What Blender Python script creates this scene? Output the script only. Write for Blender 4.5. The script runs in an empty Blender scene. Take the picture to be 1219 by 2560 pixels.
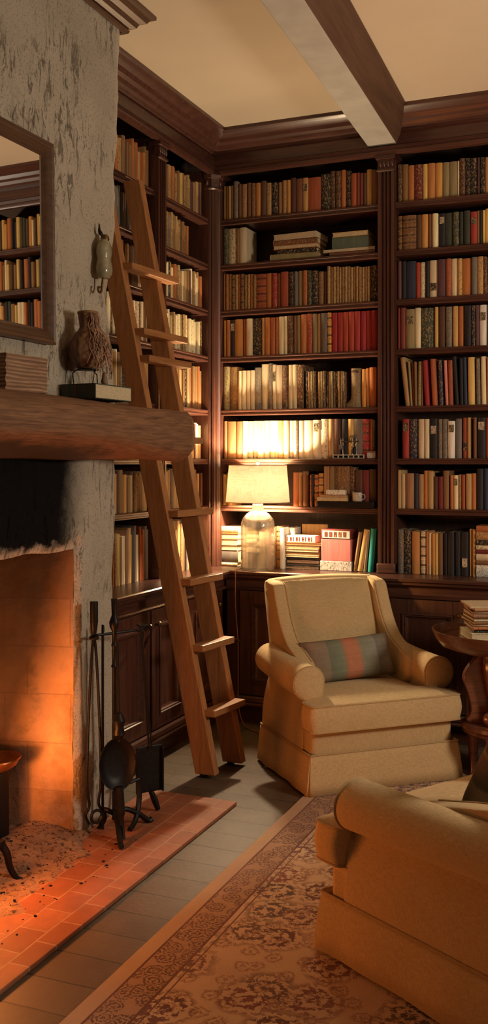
import bpy, bmesh, math, random, re
from mathutils import Vector, Matrix, noise
random.seed(7)
R = math.radians
sc = bpy.context.scene
COL = sc.collection

# ------------------------------------------------------------------ camera
F, CX, HOR, EYE, TH = 2500.0, 609.5, 1158.0, 1.6, R(22.6)
ST, CT = math.sin(TH), math.cos(TH)
cam_d = bpy.data.cameras.new('camera'); cam = bpy.data.objects.new('camera', cam_d); COL.objects.link(cam)
cam.location = (0, 0, EYE); cam.rotation_euler = (R(90), 0, TH)
cam_d.sensor_width = 36; cam_d.lens = F/2560*36; cam_d.shift_y = -(1280-HOR)/2560; cam_d.clip_start = .05
sc.camera = cam

def ray(px):
    l = (px-CX)/F
    return (-ST+CT*l, CT+ST*l)
def on_y(px, py, Y):
    dx, dy = ray(px); z = Y/dy
    return Vector((dx*z, Y, EYE-(py-HOR)*z/F))
def on_x(px, py, X):
    dx, dy = ray(px); z = X/dx
    return Vector((X, dy*z, EYE-(py-HOR)*z/F))
def on_z(px, py, h):
    dx, dy = ray(px); z = (EYE-h)*F/(py-HOR)
    return Vector((dx*z, dy*z, h))

# ------------------------------------------------------------------ materials
def new_mat(name):
    m = bpy.data.materials.new(name); m.use_nodes = True
    nt = m.node_tree; b = nt.nodes['Principled BSDF']
    return m, nt, b
def N(nt, t, **kw):
    n = nt.nodes.new(t)
    for k, v in kw.items():
        if k in n.inputs: n.inputs[k].default_value = v
        else: setattr(n, k, v)
    return n
def L(nt, a, b): nt.links.new(a, b)
def coords(nt, kind='Object', scale=(1,1,1), rot=(0,0,0), loc=(0,0,0)):
    tc = N(nt, 'ShaderNodeTexCoord'); mp = N(nt, 'ShaderNodeMapping')
    mp.inputs['Scale'].default_value = scale; mp.inputs['Rotation'].default_value = rot; mp.inputs['Location'].default_value = loc
    L(nt, tc.outputs[kind], mp.inputs[0]); return mp.outputs[0]
def ramp(nt, fac, stops):
    r = N(nt, 'ShaderNodeValToRGB'); e = r.color_ramp.elements
    while len(e) < len(stops): e.new(.5)
    for i, (p, c) in enumerate(stops):
        e[i].position = p; e[i].color = (*c, 1) if len(c) == 3 else c
    L(nt, fac, r.inputs[0]); return r.outputs[0]
def mixc(nt, fac, a, b, mode='MIX'):
    n = N(nt, 'ShaderNodeMix', data_type='RGBA', blend_type=mode)
    for s, v in ((n.inputs[0], fac), (n.inputs[6], a), (n.inputs[7], b)):
        if hasattr(v, 'links'): L(nt, v, s)
        else: s.default_value = v if isinstance(v, (int, float)) else (*v, 1)
    return n.outputs[2]
def math_(nt, op, a, b=None, c=None, clamp=False):
    n = N(nt, 'ShaderNodeMath', operation=op); n.use_clamp = clamp
    for i, v in enumerate((a, b, c)):
        if v is None: continue
        if hasattr(v, 'links'): L(nt, v, n.inputs[i])
        else: n.inputs[i].default_value = v
    return n.outputs[0]
def noise_t(nt, vec, scale, detail=3, rough=.5, dist=0):
    n = N(nt, 'ShaderNodeTexNoise', Scale=scale, Detail=detail, Roughness=rough, Distortion=dist)
    L(nt, vec, n.inputs['Vector']); return n.outputs['Fac']
def bump(nt, b, h, strength=.3, dist=.01):
    n = N(nt, 'ShaderNodeBump', Strength=strength, Distance=dist); L(nt, h, n.inputs['Height']); L(nt, n.outputs[0], b.inputs['Normal'])
def simple(name, col, rough=.6, metal=0, var=.15, scale=30, bmp=.1):
    m, nt, b = new_mat(name)
    v = coords(nt); n = noise_t(nt, v, scale, 4)
    lo = tuple(c*(1-var) for c in col); hi = tuple(min(1, c*(1+var)) for c in col)
    L(nt, ramp(nt, n, [(.3, lo), (.7, hi)]), b.inputs['Base Color'])
    b.inputs['Roughness'].default_value = rough; b.inputs['Metallic'].default_value = metal
    if bmp: bump(nt, b, n, bmp, .003)
    return m
def wood(name, dark, light, axis=2, rough=.4, scale=1.0, bmp=.15, coat=0.0, knots=False):
    m, nt, b = new_mat(name)
    s = [26*scale]*3; s[axis] = 1.6*scale
    v = coords(nt, 'Object', tuple(s))
    n = noise_t(nt, v, 1.6, 6, .62, .5)
    s2 = [90*scale]*3; s2[axis] = 3*scale
    n2 = noise_t(nt, coords(nt, 'Object', tuple(s2)), 1.2, 3)
    f = math_(nt, 'MULTIPLY_ADD', n2, .35, math_(nt, 'MULTIPLY', n, .75))
    c = ramp(nt, f, [(.3, dark), (.7, light)])
    inf = N(nt, 'ShaderNodeObjectInfo')
    hs = N(nt, 'ShaderNodeHueSaturation'); L(nt, math_(nt, 'MULTIPLY_ADD', inf.outputs['Random'], .3, .85), hs.inputs['Value']); L(nt, c, hs.inputs['Color'])
    L(nt, hs.outputs[0], b.inputs['Base Color'])
    b.inputs['Roughness'].default_value = rough; b.inputs['Coat Weight'].default_value = coat; b.inputs['Coat Roughness'].default_value = .25
    bump(nt, b, f, bmp, .004)
    return m
M = {}
dk, lt = (.027, .0098, .0078), (.098, .036, .0225)
for ax, nm in enumerate('xyz'):
    M['wood_'+nm] = wood('mahogany_'+nm, dk, lt, ax, .34, 1, .12, .25)
M['back_panel'] = wood('shelf_back_board', (.016, .007, .0045), (.055, .025, .012), 2, .6, .7, .1)
for ax, nm in enumerate('xyz'):
    M['oak_'+nm] = wood('ladder_oak_'+nm, (.22, .085, .028), (.42, .19, .07), ax, .45, 1.3, .12)
M['mantel'] = wood('old_oak', (.06, .022, .009), (.29, .14, .066), 1, .7, 2.3, 1.0)
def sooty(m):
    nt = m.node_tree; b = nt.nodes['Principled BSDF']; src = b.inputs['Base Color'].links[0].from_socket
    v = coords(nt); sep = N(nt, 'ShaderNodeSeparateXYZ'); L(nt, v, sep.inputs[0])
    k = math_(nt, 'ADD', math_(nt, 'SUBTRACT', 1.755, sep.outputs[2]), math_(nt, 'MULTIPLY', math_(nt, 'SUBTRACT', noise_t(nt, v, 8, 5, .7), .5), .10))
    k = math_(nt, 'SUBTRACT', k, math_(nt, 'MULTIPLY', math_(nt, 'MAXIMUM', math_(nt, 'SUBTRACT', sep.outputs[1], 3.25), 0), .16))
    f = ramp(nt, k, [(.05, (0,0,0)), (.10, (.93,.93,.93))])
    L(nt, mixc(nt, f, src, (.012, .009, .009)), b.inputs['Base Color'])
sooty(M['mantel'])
M['frame'] = wood('walnut_frame', (.05, .022, .011), (.14, .07, .036), 1, .4, 1.2, .1)
M['table'] = wood('polished_mahogany', (.05, .013, .006), (.16, .055, .024), 0, .25, 1, .06, .5)
M['iron'] = simple('black_iron', (.012, .011, .012), .45, .6, .3, 60, .15)
M['brass'] = simple('dark_brass', (.16, .10, .04), .4, .8, .3, 40, .1)
M['pages'] = simple('page_edges', (.58, .47, .30), .9, 0, .15, 120, .1)
M['ceiling'] = simple('ceiling_plaster', (.66, .545, .405), .9, 0, .03, 3, .02)
M['wall'] = simple('dark_wall', (.10, .06, .04), .9, 0, .1, 3, .02)
M['beam_grey'] = simple('grey_limewashed_wood', (.46, .43, .38), .75, 0, .12, 6, .08)  # plain grey for the underside of the beam
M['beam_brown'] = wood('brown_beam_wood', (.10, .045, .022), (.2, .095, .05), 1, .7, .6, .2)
M['cord'] = simple('brown_cord', (.25, .09, .035), .6, 0, .1)
M['tin'] = simple('pale_tin', (.5, .48, .42), .4, .2, .15, 60)
M['steel'] = simple('dull_steel', (.35, .34, .32), .35, .9, .2, 60)

def plaster():
    m, nt, b = new_mat('roughcast_plaster')
    v = coords(nt)
    big = noise_t(nt, v, 1.6, 4, .6)
    base = ramp(nt, big, [(.3, (.42, .365, .285)), (.7, (.55, .485, .39))])
    # trowel scratches and fine cracks
    s = noise_t(nt, coords(nt, 'Object', (1, 5.5, 1.5)), 5, 10, .8, .8)
    patch = noise_t(nt, v, 2.2, 2)
    sm = math_(nt, 'MULTIPLY', ramp(nt, s, [(.55, (0,0,0)), (.62, (1,1,1))]), ramp(nt, patch, [(.40, (0,0,0)), (.58, (1,1,1))]))
    c = mixc(nt, math_(nt, 'MULTIPLY', sm, .5), base, (.15, .115, .085))
    vor = N(nt, 'ShaderNodeTexVoronoi', feature='DISTANCE_TO_EDGE', Scale=1.3)
    wv = N(nt, 'ShaderNodeVectorMath', operation='ADD')
    nz = N(nt, 'ShaderNodeTexNoise', Scale=5, Detail=5); L(nt, v, nz.inputs['Vector'])
    sc_ = N(nt, 'ShaderNodeVectorMath', operation='SCALE'); sc_.inputs['Scale'].default_value = .35; L(nt, nz.outputs['Color'], sc_.inputs[0])
    L(nt, v, wv.inputs[0]); L(nt, sc_.outputs[0], wv.inputs[1]); L(nt, wv.outputs[0], vor.inputs['Vector'])
    cr = ramp(nt, vor.outputs['Distance'], [(0, (1,1,1)), (.012, (0,0,0))])
    crp = math_(nt, 'MULTIPLY', cr, ramp(nt, noise_t(nt, v, 1.1, 2), [(.5, (0,0,0)), (.6, (1,1,1))]))
    c = mixc(nt, math_(nt, 'MULTIPLY', crp, .55), c, (.10, .075, .05))
    spk = noise_t(nt, v, 110, 3, .7)
    c = mixc(nt, ramp(nt, spk, [(.56, (0,0,0)), (.66, (.75,.75,.75))]), c, (.2, .165, .125))
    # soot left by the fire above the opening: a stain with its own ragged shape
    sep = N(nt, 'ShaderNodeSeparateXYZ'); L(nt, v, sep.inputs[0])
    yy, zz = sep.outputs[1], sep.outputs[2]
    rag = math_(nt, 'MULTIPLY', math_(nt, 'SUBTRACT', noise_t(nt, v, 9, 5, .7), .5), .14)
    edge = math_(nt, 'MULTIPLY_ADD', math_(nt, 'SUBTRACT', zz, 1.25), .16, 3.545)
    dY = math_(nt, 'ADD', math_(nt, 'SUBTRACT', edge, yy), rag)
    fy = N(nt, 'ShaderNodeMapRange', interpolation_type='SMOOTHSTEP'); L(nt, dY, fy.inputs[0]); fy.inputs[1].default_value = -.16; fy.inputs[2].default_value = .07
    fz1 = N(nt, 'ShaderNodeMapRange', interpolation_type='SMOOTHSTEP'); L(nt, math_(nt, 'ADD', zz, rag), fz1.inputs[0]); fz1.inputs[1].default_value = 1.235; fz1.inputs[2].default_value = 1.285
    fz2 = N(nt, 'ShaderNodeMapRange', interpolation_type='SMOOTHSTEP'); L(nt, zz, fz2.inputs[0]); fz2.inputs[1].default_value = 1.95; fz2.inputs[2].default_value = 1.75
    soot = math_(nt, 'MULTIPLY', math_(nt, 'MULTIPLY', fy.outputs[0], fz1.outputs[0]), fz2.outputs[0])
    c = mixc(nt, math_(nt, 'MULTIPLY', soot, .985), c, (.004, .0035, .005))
    L(nt, c, b.inputs['Base Color']); b.inputs['Roughness'].default_value = .97; b.inputs['Specular IOR Level'].default_value = .04
    h = math_(nt, 'ADD', math_(nt, 'MULTIPLY', noise_t(nt, v, 70, 4, .7), .5), math_(nt, 'SUBTRACT', noise_t(nt, v, 10, 3), math_(nt, 'MULTIPLY', sm, .4)))
    bump(nt, b, h, .8, .014)
    return m
M['plaster'] = plaster()

def firebrick():
    m, nt, b = new_mat('firebrick_blocks')
    tc = N(nt, 'ShaderNodeTexCoord'); sep = N(nt, 'ShaderNodeSeparateXYZ'); L(nt, tc.outputs['Object'], sep.inputs[0])
    cmb = N(nt, 'ShaderNodeCombineXYZ'); L(nt, math_(nt, 'ADD', sep.outputs[0], math_(nt, 'MULTIPLY', sep.outputs[1], .35)), cmb.inputs[0]); L(nt, sep.outputs[2], cmb.inputs[1])
    br = N(nt, 'ShaderNodeTexBrick', Scale=1, offset=.35)
    br.inputs['Brick Width'].default_value = .31; br.inputs['Row Height'].default_value = .205; br.inputs['Mortar Size'].default_value = .003
    br.inputs['Color1'].default_value = (.55, .36, .23, 1); br.inputs['Color2'].default_value = (.45, .28, .17, 1); br.inputs['Mortar'].default_value = (.40, .26, .17, 1)
    L(nt, cmb.outputs[0], br.inputs['Vector'])
    v = tc.outputs['Object']
    n = noise_t(nt, v, 6, 5, .7)
    c = mixc(nt, ramp(nt, n, [(.45, (0,0,0)), (.75, (.7,.7,.7))]), br.outputs['Color'], (.12, .06, .035))
    # soot deeper in and higher up (a deposit on the bricks)
    dx = N(nt, 'ShaderNodeMapRange', interpolation_type='SMOOTHSTEP'); L(nt, math_(nt, 'SUBTRACT', math_(nt, 'MULTIPLY_ADD', n, .22, sep.outputs[0]), math_(nt, 'MULTIPLY', sep.outputs[2], .25)), dx.inputs[0])
    dx.inputs[1].default_value = -2.36; dx.inputs[2].default_value = -2.60
    c = mixc(nt, math_(nt, 'MULTIPLY', dx.outputs[0], .93), c, (.012, .008, .007))
    L(nt, c, b.inputs['Base Color']); b.inputs['Roughness'].default_value = .95
    bump(nt, b, math_(nt, 'ADD', math_(nt, 'MULTIPLY', br.outputs['Fac'], -.6), noise_t(nt, v, 45, 4, .7)), .5, .01)
    return m
M['firebrick'] = firebrick()

def tiles(name, w, h, c1, c2, mort, msize, rot, loc, offset=.5, rough=.6, spec=.4, nscale=8, dirt=(.1, .05, .03), dirt_amt=.6, bmp=.35):
    m, nt, b = new_mat(name)
    v = coords(nt, 'Object', (1, 1, 1), (0, 0, rot), loc)
    wob = N(nt, 'ShaderNodeTexNoise', Scale=7, Detail=2); L(nt, v, wob.inputs['Vector'])
    s_ = N(nt, 'ShaderNodeVectorMath', operation='SCALE'); s_.inputs['Scale'].default_value = .012; L(nt, wob.outputs['Color'], s_.inputs[0])
    ad = N(nt, 'ShaderNodeVectorMath', operation='ADD'); L(nt, v, ad.inputs[0]); L(nt, s_.outputs[0], ad.inputs[1])
    br = N(nt, 'ShaderNodeTexBrick', Scale=1, offset=offset)
    br.inputs['Brick Width'].default_value = w; br.inputs['Row Height'].default_value = h; br.inputs['Mortar Size'].default_value = msize; br.inputs['Mortar Smooth'].default_value = .3
    br.inputs['Color1'].default_value = (*c1, 1); br.inputs['Color2'].default_value = (*c2, 1); br.inputs['Mortar'].default_value = (*mort, 1)
    L(nt, ad.outputs[0], br.inputs['Vector'])
    n = noise_t(nt, v, nscale, 6, .65)
    c = mixc(nt, ramp(nt, n, [(.42, (0,0,0)), (.72, (dirt_amt,)*3)]), br.outputs['Color'], dirt)
    L(nt, c, b.inputs['Base Color']); b.inputs['Roughness'].default_value = rough; b.inputs['Specular IOR Level'].default_value = spec
    bump(nt, b, math_(nt, 'ADD', math_(nt, 'MULTIPLY', br.outputs['Fac'], -1.0), math_(nt, 'MULTIPLY', noise_t(nt, v, 60, 4), .3)), bmp, .008)
    return m
M['floor'] = tiles('brown_stone_floor', 2.3, .165, (.102, .066, .041), (.07, .045, .028), (.018, .013, .01), .004, 0, (0, 0, 0), .37, .55, .4, 3.2, (.16, .125, .085), .55)
M['hearth'] = tiles('terracotta_hearth_tiles', .155, .112, (.36, .13, .06), (.27, .085, .038), (.40, .22, .13), .004, R(90), (0, .0, 0), .42, .65, .35, 9, (.14, .06, .035), .5)

def ash():
    m, nt, b = new_mat('ash_and_cinders')
    v = coords(nt)
    n = noise_t(nt, v, 42, 5, .7)
    c = ramp(nt, noise_t(nt, v, 9, 4), [(.3, (.30, .16, .09)), (.7, (.42, .25, .15))])
    c = mixc(nt, ramp(nt, n, [(.53, (0,0,0)), (.60, (.9,.9,.9))]), c, (.07, .03, .022))
    L(nt, c, b.inputs['Base Color']); b.inputs['Roughness'].default_value = 1
    bump(nt, b, math_(nt, 'ADD', n, noise_t(nt, v, 25, 4)), 1, .02)
    return m
M['ash'] = ash()

def fabric(name, c1, c2):
    m, nt, b = new_mat(name)
    v = coords(nt)
    wv = math_(nt, 'ADD', noise_t(nt, coords(nt, 'Object', (1, 1, .12)), 420, 2), noise_t(nt, coords(nt, 'Object', (.12, .12, 1)), 420, 2))
    n = noise_t(nt, v, 7, 3)
    f = math_(nt, 'MULTIPLY_ADD', wv, .45, math_(nt, 'MULTIPLY', n, .12))
    L(nt, ramp(nt, f, [(.36, c1), (.66, c2)]), b.inputs['Base Color'])
    b.inputs['Roughness'].default_value = .9; b.inputs['Specular IOR Level'].default_value = .2
    b.inputs['Sheen Weight'].default_value = .25; b.inputs['Sheen Roughness'].default_value = .5; b.inputs['Sheen Tint'].default_value = (1, .85, .6, 1)
    h = math_(nt, 'ADD', math_(nt, 'MULTIPLY', wv, .25), math_(nt, 'MULTIPLY', noise_t(nt, v, 9, 2), .35))
    bump(nt, b, h, .16, .010)
    return m
M['fabric'] = fabric('mustard_linen', (.45, .305, .145), (.62, .455, .24))
M['piping'] = fabric('mustard_piping', (.38, .25, .115), (.52, .37, .18))

def striped(name, stops, axis=0, freq=1.0):
    m, nt, b = new_mat(name)
    tc = N(nt, 'ShaderNodeTexCoord'); sep = N(nt, 'ShaderNodeSeparateXYZ'); L(nt, tc.outputs['Generated'], sep.inputs[0])
    r = N(nt, 'ShaderNodeValToRGB'); r.color_ramp.interpolation = 'LINEAR'; e = r.color_ramp.elements
    while len(e) < len(stops): e.new(.5)
    for i, (p, c) in enumerate(stops): e[i].position = p; e[i].color = (*c, 1)
    L(nt, sep.outputs[axis], r.inputs[0])
    wz = noise_t(nt, coords(nt, 'Object', (1, 1, .06)), 260, 2)
    hz = noise_t(nt, coords(nt, 'Object', (.03, .03, 1)), 120, 2)
    c = mixc(nt, .5, r.outputs[0], ramp(nt, math_(nt, 'MULTIPLY_ADD', wz, .5, math_(nt, 'MULTIPLY', hz, .5)), [(.3, (.4,.4,.4)), (.7, (1,1,1))]), 'MULTIPLY')
    L(nt, c, b.inputs['Base Color']); b.inputs['Roughness'].default_value = .9
    bump(nt, b, wz, .2, .004)
    return m
cl = [(0, (.10,.07,.05)), (.10, (.20,.15,.11)), (.24, (.19,.165,.12)), (.26, (.12,.14,.105)), (.40, (.15,.19,.14)), (.42, (.25,.15,.09)), (.46, (.36,.155,.09)),
      (.58, (.35,.15,.09)), (.60, (.24,.18,.12)), (.64, (.17,.19,.15)), (.78, (.20,.21,.18)), (.80, (.13,.135,.13)), (.92, (.17,.15,.12)), (1, (.11,.07,.055))]
M['stripe'] = striped('striped_weave', [(p, tuple(min(.8, x*f) for x, f in zip(c, (1.55, 1.4, 1.3)))) for p, c in cl])
M['plaid'] = striped('dark_plaid', [(0, (.16,.10,.07)), (.2, (.09,.07,.06)), (.22, (.30,.20,.13)), (.25, (.08,.065,.055)), (.45, (.17,.12,.085)), (.48, (.05,.045,.045)), (.7, (.13,.09,.065)), (.73, (.28,.18,.11)), (.76, (.09,.07,.06)), (1, (.14,.10,.07))], 2)

def rug():
    m, nt, b = new_mat('persian_rug_pile')
    v = coords(nt)                       # object origin = the corner on the floor; x across, y along
    sep = N(nt, 'ShaderNodeSeparateXYZ'); L(nt, v, sep.inputs[0])
    W, H = 2.6, 4.2
    ex = math_(nt, 'MINIMUM', sep.outputs[0], math_(nt, 'SUBTRACT', W, sep.outputs[0]))
    ey = math_(nt, 'MINIMUM', sep.outputs[1], math_(nt, 'SUBTRACT', H, sep.outputs[1]))
    e = math_(nt, 'MINIMUM', ex, ey)
    def motif(scale, seed, lo, hi, petals=True):
        vv = coords(nt, 'Object', (1, 1, 1), (0, 0, 0), (seed, seed*.7, 0))
        nz = N(nt, 'ShaderNodeTexNoise', Scale=scale*2.2, Detail=3); L(nt, vv, nz.inputs['Vector'])
        s_ = N(nt, 'ShaderNodeVectorMath', operation='SCALE'); s_.inputs['Scale'].default_value = .35/scale; L(nt, nz.outputs['Color'], s_.inputs[0])
        ad = N(nt, 'ShaderNodeVectorMath', operation='ADD'); L(nt, vv, ad.inputs[0]); L(nt, s_.outputs[0], ad.inputs[1])
        vo = N(nt, 'ShaderNodeTexVoronoi', Scale=scale, Randomness=.75); vo.voronoi_dimensions = '2D'; L(nt, ad.outputs[0], vo.inputs['Vector'])
        d = vo.outputs['Distance']
        ring = math_(nt, 'SINE', math_(nt, 'MULTIPLY', d, 30))
        inside = ramp(nt, d, [(lo, (1,1,1)), (hi, (0,0,0))])
        k = math_(nt, 'MULTIPLY', ramp(nt, math_(nt, 'MULTIPLY_ADD', noise_t(nt, vv, scale*9, 3, .7), 2.4, math_(nt, 'MULTIPLY', ring, .5)), [(.5, (0,0,0)), (.58, (1,1,1))]) if False else
                  ramp(nt, math_(nt, 'ADD', noise_t(nt, vv, scale*11, 4, .68, .4), math_(nt, 'MULTIPLY', ring, .07)), [(.495, (0,0,0)), (.53, (1,1,1))]), inside)
        return k, vo.outputs['Color']
    field = (.58, .40, .245)
    k1, col1 = motif(4.9, 0, .36, .56)
    k2, _ = motif(10, 3.3, .26, .42)
    cs = N(nt, 'ShaderNodeSeparateColor'); L(nt, col1, cs.inputs[0])
    tone = ramp(nt, cs.outputs[0], [(.25, (.11, .035, .028)), (.42, (.20, .035, .03)), (.55, (.045, .028, .03)), (.75, (.14, .06, .038)), (.9, (.032, .03, .038))])
    c = mixc(nt, math_(nt, 'MULTIPLY', k2, .75), field, (.27, .12, .07))
    c = mixc(nt, math_(nt, 'MULTIPLY', k1, .92), c, tone)
    # border band with a denser pattern
    k3, _ = motif(15, 6.1, .48, .66)
    bc = mixc(nt, math_(nt, 'MULTIPLY', k3, .9), (.38, .22, .125), (.07, .024, .021))
    def band(a, z):
        return math_(nt, 'MULTIPLY', math_(nt, 'GREATER_THAN', e, a), math_(nt, 'LESS_THAN', e, z))
    c = mixc(nt, band(.058, .185), c, bc)
    for a, z in ((.056, .064), (.178, .187), (.205, .210)):
        c = mixc(nt, band(a, z), c, (.13, .045, .032))
    c = mixc(nt, math_(nt, 'LESS_THAN', e, .056), c, (.46, .30, .175))
    wear = noise_t(nt, v, 3, 4)
    c = mixc(nt, ramp(nt, wear, [(.4, (0,0,0)), (.75, (.4,.4,.4))]), c, (.30, .16, .10))
    L(nt, c, b.inputs['Base Color']); b.inputs['Roughness'].default_value = 1; b.inputs['Specular IOR Level'].default_value = .05
    b.inputs['Sheen Weight'].default_value = .15
    bump(nt, b, math_(nt, 'ADD', noise_t(nt, v, 260, 2), math_(nt, 'MULTIPLY', k1, -.2)), .5, .005)
    return m
M['rug'] = rug()

def glass(name, col=(1,1,1), rough=.02, haze=.1):
    m, nt, b = new_mat(name)
    nt.nodes.remove(b); out = nt.nodes['Material Output']
    tr = N(nt, 'ShaderNodeBsdfTransparent'); tr.inputs[0].default_value = (*col, 1); gl = N(nt, 'ShaderNodeBsdfGlossy', Roughness=rough)
    tl = N(nt, 'ShaderNodeBsdfTranslucent'); tl.inputs[0].default_value = (.9, .86, .78, 1); df = N(nt, 'ShaderNodeBsdfDiffuse'); df.inputs[0].default_value = (.9, .86, .78, 1)
    lw = N(nt, 'ShaderNodeLayerWeight'); fr = N(nt, 'ShaderNodeMath', operation='MULTIPLY_ADD'); L(nt, math_(nt, 'POWER', lw.outputs['Facing'], 2.4), fr.inputs[0]); fr.inputs[1].default_value = .7; fr.inputs[2].default_value = .05; bp = N(nt, 'ShaderNodeBump', Strength=.35, Distance=.01); L(nt, noise_t(nt, coords(nt, 'Object', (1, 1, .3)), 30, 3), bp.inputs['Height']); L(nt, bp.outputs[0], gl.inputs['Normal']); L(nt, bp.outputs[0], lw.inputs['Normal'])
    hz = N(nt, 'ShaderNodeMixShader'); hz.inputs[0].default_value = .5; L(nt, tl.outputs[0], hz.inputs[1]); L(nt, df.outputs[0], hz.inputs[2])
    gs = N(nt, 'ShaderNodeBsdfGlass', IOR=1.42, Roughness=.0); gs.inputs[0].default_value = (*col, 1); gm = N(nt, 'ShaderNodeMixShader'); gm.inputs[0].default_value = .65; L(nt, tr.outputs[0], gm.inputs[1]); L(nt, gs.outputs[0], gm.inputs[2]); tr = gm; m1 = N(nt, 'ShaderNodeMixShader'); L(nt, math_(nt, 'MULTIPLY', ramp(nt, noise_t(nt, coords(nt, 'Object', (1, 1, .10)), 34, 4), [(.42, (.25,)*3), (.62, (1,)*3)]), haze), m1.inputs[0]); L(nt, tr.outputs[0], m1.inputs[1]); L(nt, hz.outputs[0], m1.inputs[2])  # pale vertical streaks painted in as light streaks on the glass
    m2 = N(nt, 'ShaderNodeMixShader'); L(nt, fr.outputs[0], m2.inputs[0]); L(nt, m1.outputs[0], m2.inputs[1]); L(nt, gl.outputs[0], m2.inputs[2]); L(nt, m2.outputs[0], out.inputs[0])
    return m
M['glass'] = glass('light_streaked_glass', (.985, .975, .95), .06, .16); M['lit_neck'] = glass('neck_glow_glass', (.97, .95, .9), .2, .75)
def mirror_m():
    m, nt, b = new_mat('mirror_glass'); b.inputs['Metallic'].default_value = 1; b.inputs['Roughness'].default_value = .015; b.inputs['Base Color'].default_value = (.86, .85, .82, 1)
    return m
M['mirror'] = mirror_m()
def shade_m():
    m = bpy.data.materials.new('linen_lamp_shade'); m.use_nodes = True; nt = m.node_tree; nt.nodes.clear()
    out = N(nt, 'ShaderNodeOutputMaterial'); d = N(nt, 'ShaderNodeBsdfDiffuse'); t = N(nt, 'ShaderNodeBsdfTranslucent'); mx = N(nt, 'ShaderNodeMixShader'); mx.inputs[0].default_value = .027
    wv = math_(nt, 'ADD', noise_t(nt, coords(nt, 'Object', (1, 1, .06)), 260, 2), noise_t(nt, coords(nt, 'Object', (.06, .06, 1)), 260, 2))
    L(nt, ramp(nt, wv, [(.8, (.54, .40, .26)), (1.2, (.76, .58, .40))]), t.inputs[0]); d.inputs[0].default_value = (.78, .58, .38, 1)
    L(nt, d.outputs[0], mx.inputs[1]); L(nt, t.outputs[0], mx.inputs[2]); L(nt, mx.outputs[0], out.inputs[0])
    return m
M['shade'] = shade_m()
def emis(name, col, st):
    m, nt, b = new_mat(name); b.inputs['Base Color'].default_value = (*col, 1)
    b.inputs['Emission Color'].default_value = (*col, 1); b.inputs['Emission Strength'].default_value = st
    return m
M['flame'] = emis('flame', (1, .33, .06), 14)
M['ember'] = emis('glowing_ember', (1, .16, .02), 3)

# book cloths
PAL = dict(a=((.42,.245,.11),'tan'), b=((.235,.115,.05),'brown'), d=((.105,.05,.03),'dark brown'), k=((.022,.018,.02),'black'), o=((.56,.25,.075),'orange-tan'),
           r=((.42,.125,.045),'rust'), R=((.36,.045,.032),'red'), m=((.19,.035,.028),'maroon'), c=((.74,.61,.39),'cream'), w=((.76,.71,.62),'white'),
           y=((.62,.385,.13),'ochre'), g=((.05,.06,.042),'dark green'), G=((.17,.15,.13),'grey'), l=((.30,.23,.115),'olive'), n=((.03,.036,.062),'navy'),
           t=((.02,.27,.24),'teal'), p=((.62,.20,.19),'pink'), v=((.11,.05,.055),'plum'), Q=((.10,.125,.095),'green'))
def book_mat(code, style):
    key = 'book_%s_%s' % (PAL[code][1].replace(' ', '_').replace('-', '_'), {'': 'plain', 's': 'speckled', 'b': 'banded', 'l': 'plain'}[style])
    if key in M: return M[key]
    col = PAL[code][0]
    m, nt, b = new_mat(key)
    v = coords(nt)
    lum = sum(col)/3
    n = noise_t(nt, coords(nt, 'Object', (60, 60, 5)), 1, 4)
    c = ramp(nt, n, [(.25, tuple(x*.78 for x in col)), (.75, tuple(min(1, x*1.18) for x in col))])
    inf = N(nt, 'ShaderNodeObjectInfo')
    hs = N(nt, 'ShaderNodeHueSaturation'); L(nt, math_(nt, 'MULTIPLY_ADD', inf.outputs['Random'], .36, .82), hs.inputs['Value'])
    L(nt, math_(nt, 'MULTIPLY_ADD', inf.outputs['Random'], .03, .485), hs.inputs['Hue']); L(nt, c, hs.inputs['Color']); c = hs.outputs[0]
    mark = (.45, .31, .13) if lum < .16 else (.12, .06, .035)
    if style == 's':
        f = noise_t(nt, coords(nt, 'Object', (170, 170, 75)), 1, 3, .7)
        z = N(nt, 'ShaderNodeSeparateXYZ'); L(nt, v, z.inputs[0])
        c = mixc(nt, ramp(nt, f, [(.53, (0,0,0)), (.60, (.8,.8,.8))]), c, mark)
    if style == 'b':
        tc = N(nt, 'ShaderNodeTexCoord'); z = N(nt, 'ShaderNodeSeparateXYZ'); L(nt, tc.outputs['Generated'], z.inputs[0])
        fr = math_(nt, 'FRACT', math_(nt, 'MULTIPLY_ADD', z.outputs[2], 4.6, .12))
        c = mixc(nt, math_(nt, 'MULTIPLY', math_(nt, 'LESS_THAN', fr, .2), .85), c, (.05, .028, .02) if lum > .09 else mark)
        f = noise_t(nt, coords(nt, 'Object', (170, 170, 90)), 1, 3, .7)
        c = mixc(nt, ramp(nt, f, [(.56, (0,0,0)), (.62, (.55,.55,.55))]), c, mark)
    L(nt, c, b.inputs['Base Color']); b.inputs['Roughness'].default_value = .62; b.inputs['Specular IOR Level'].default_value = .35
    bump(nt, b, noise_t(nt, v, 220, 2), .12, .002)
    M[key] = m
    return m
def label_mat(dark):
    key = 'spine_label_dark' if dark else 'spine_label_pale'
    if key in M: return M[key]
    m, nt, b = new_mat(key)
    f = noise_t(nt, coords(nt, 'Object', (150, 150, 110)), 1, 3, .7)
    a, z = ((.03,.022,.02), (.42,.32,.15)) if dark else ((.62,.5,.34), (.06,.035,.03))
    L(nt, mixc(nt, ramp(nt, f, [(.5, (0,0,0)), (.58, (.8,.8,.8))]), a, z), b.inputs['Base Color']); b.inputs['Roughness'].default_value = .6
    M[key] = m; return m

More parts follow.
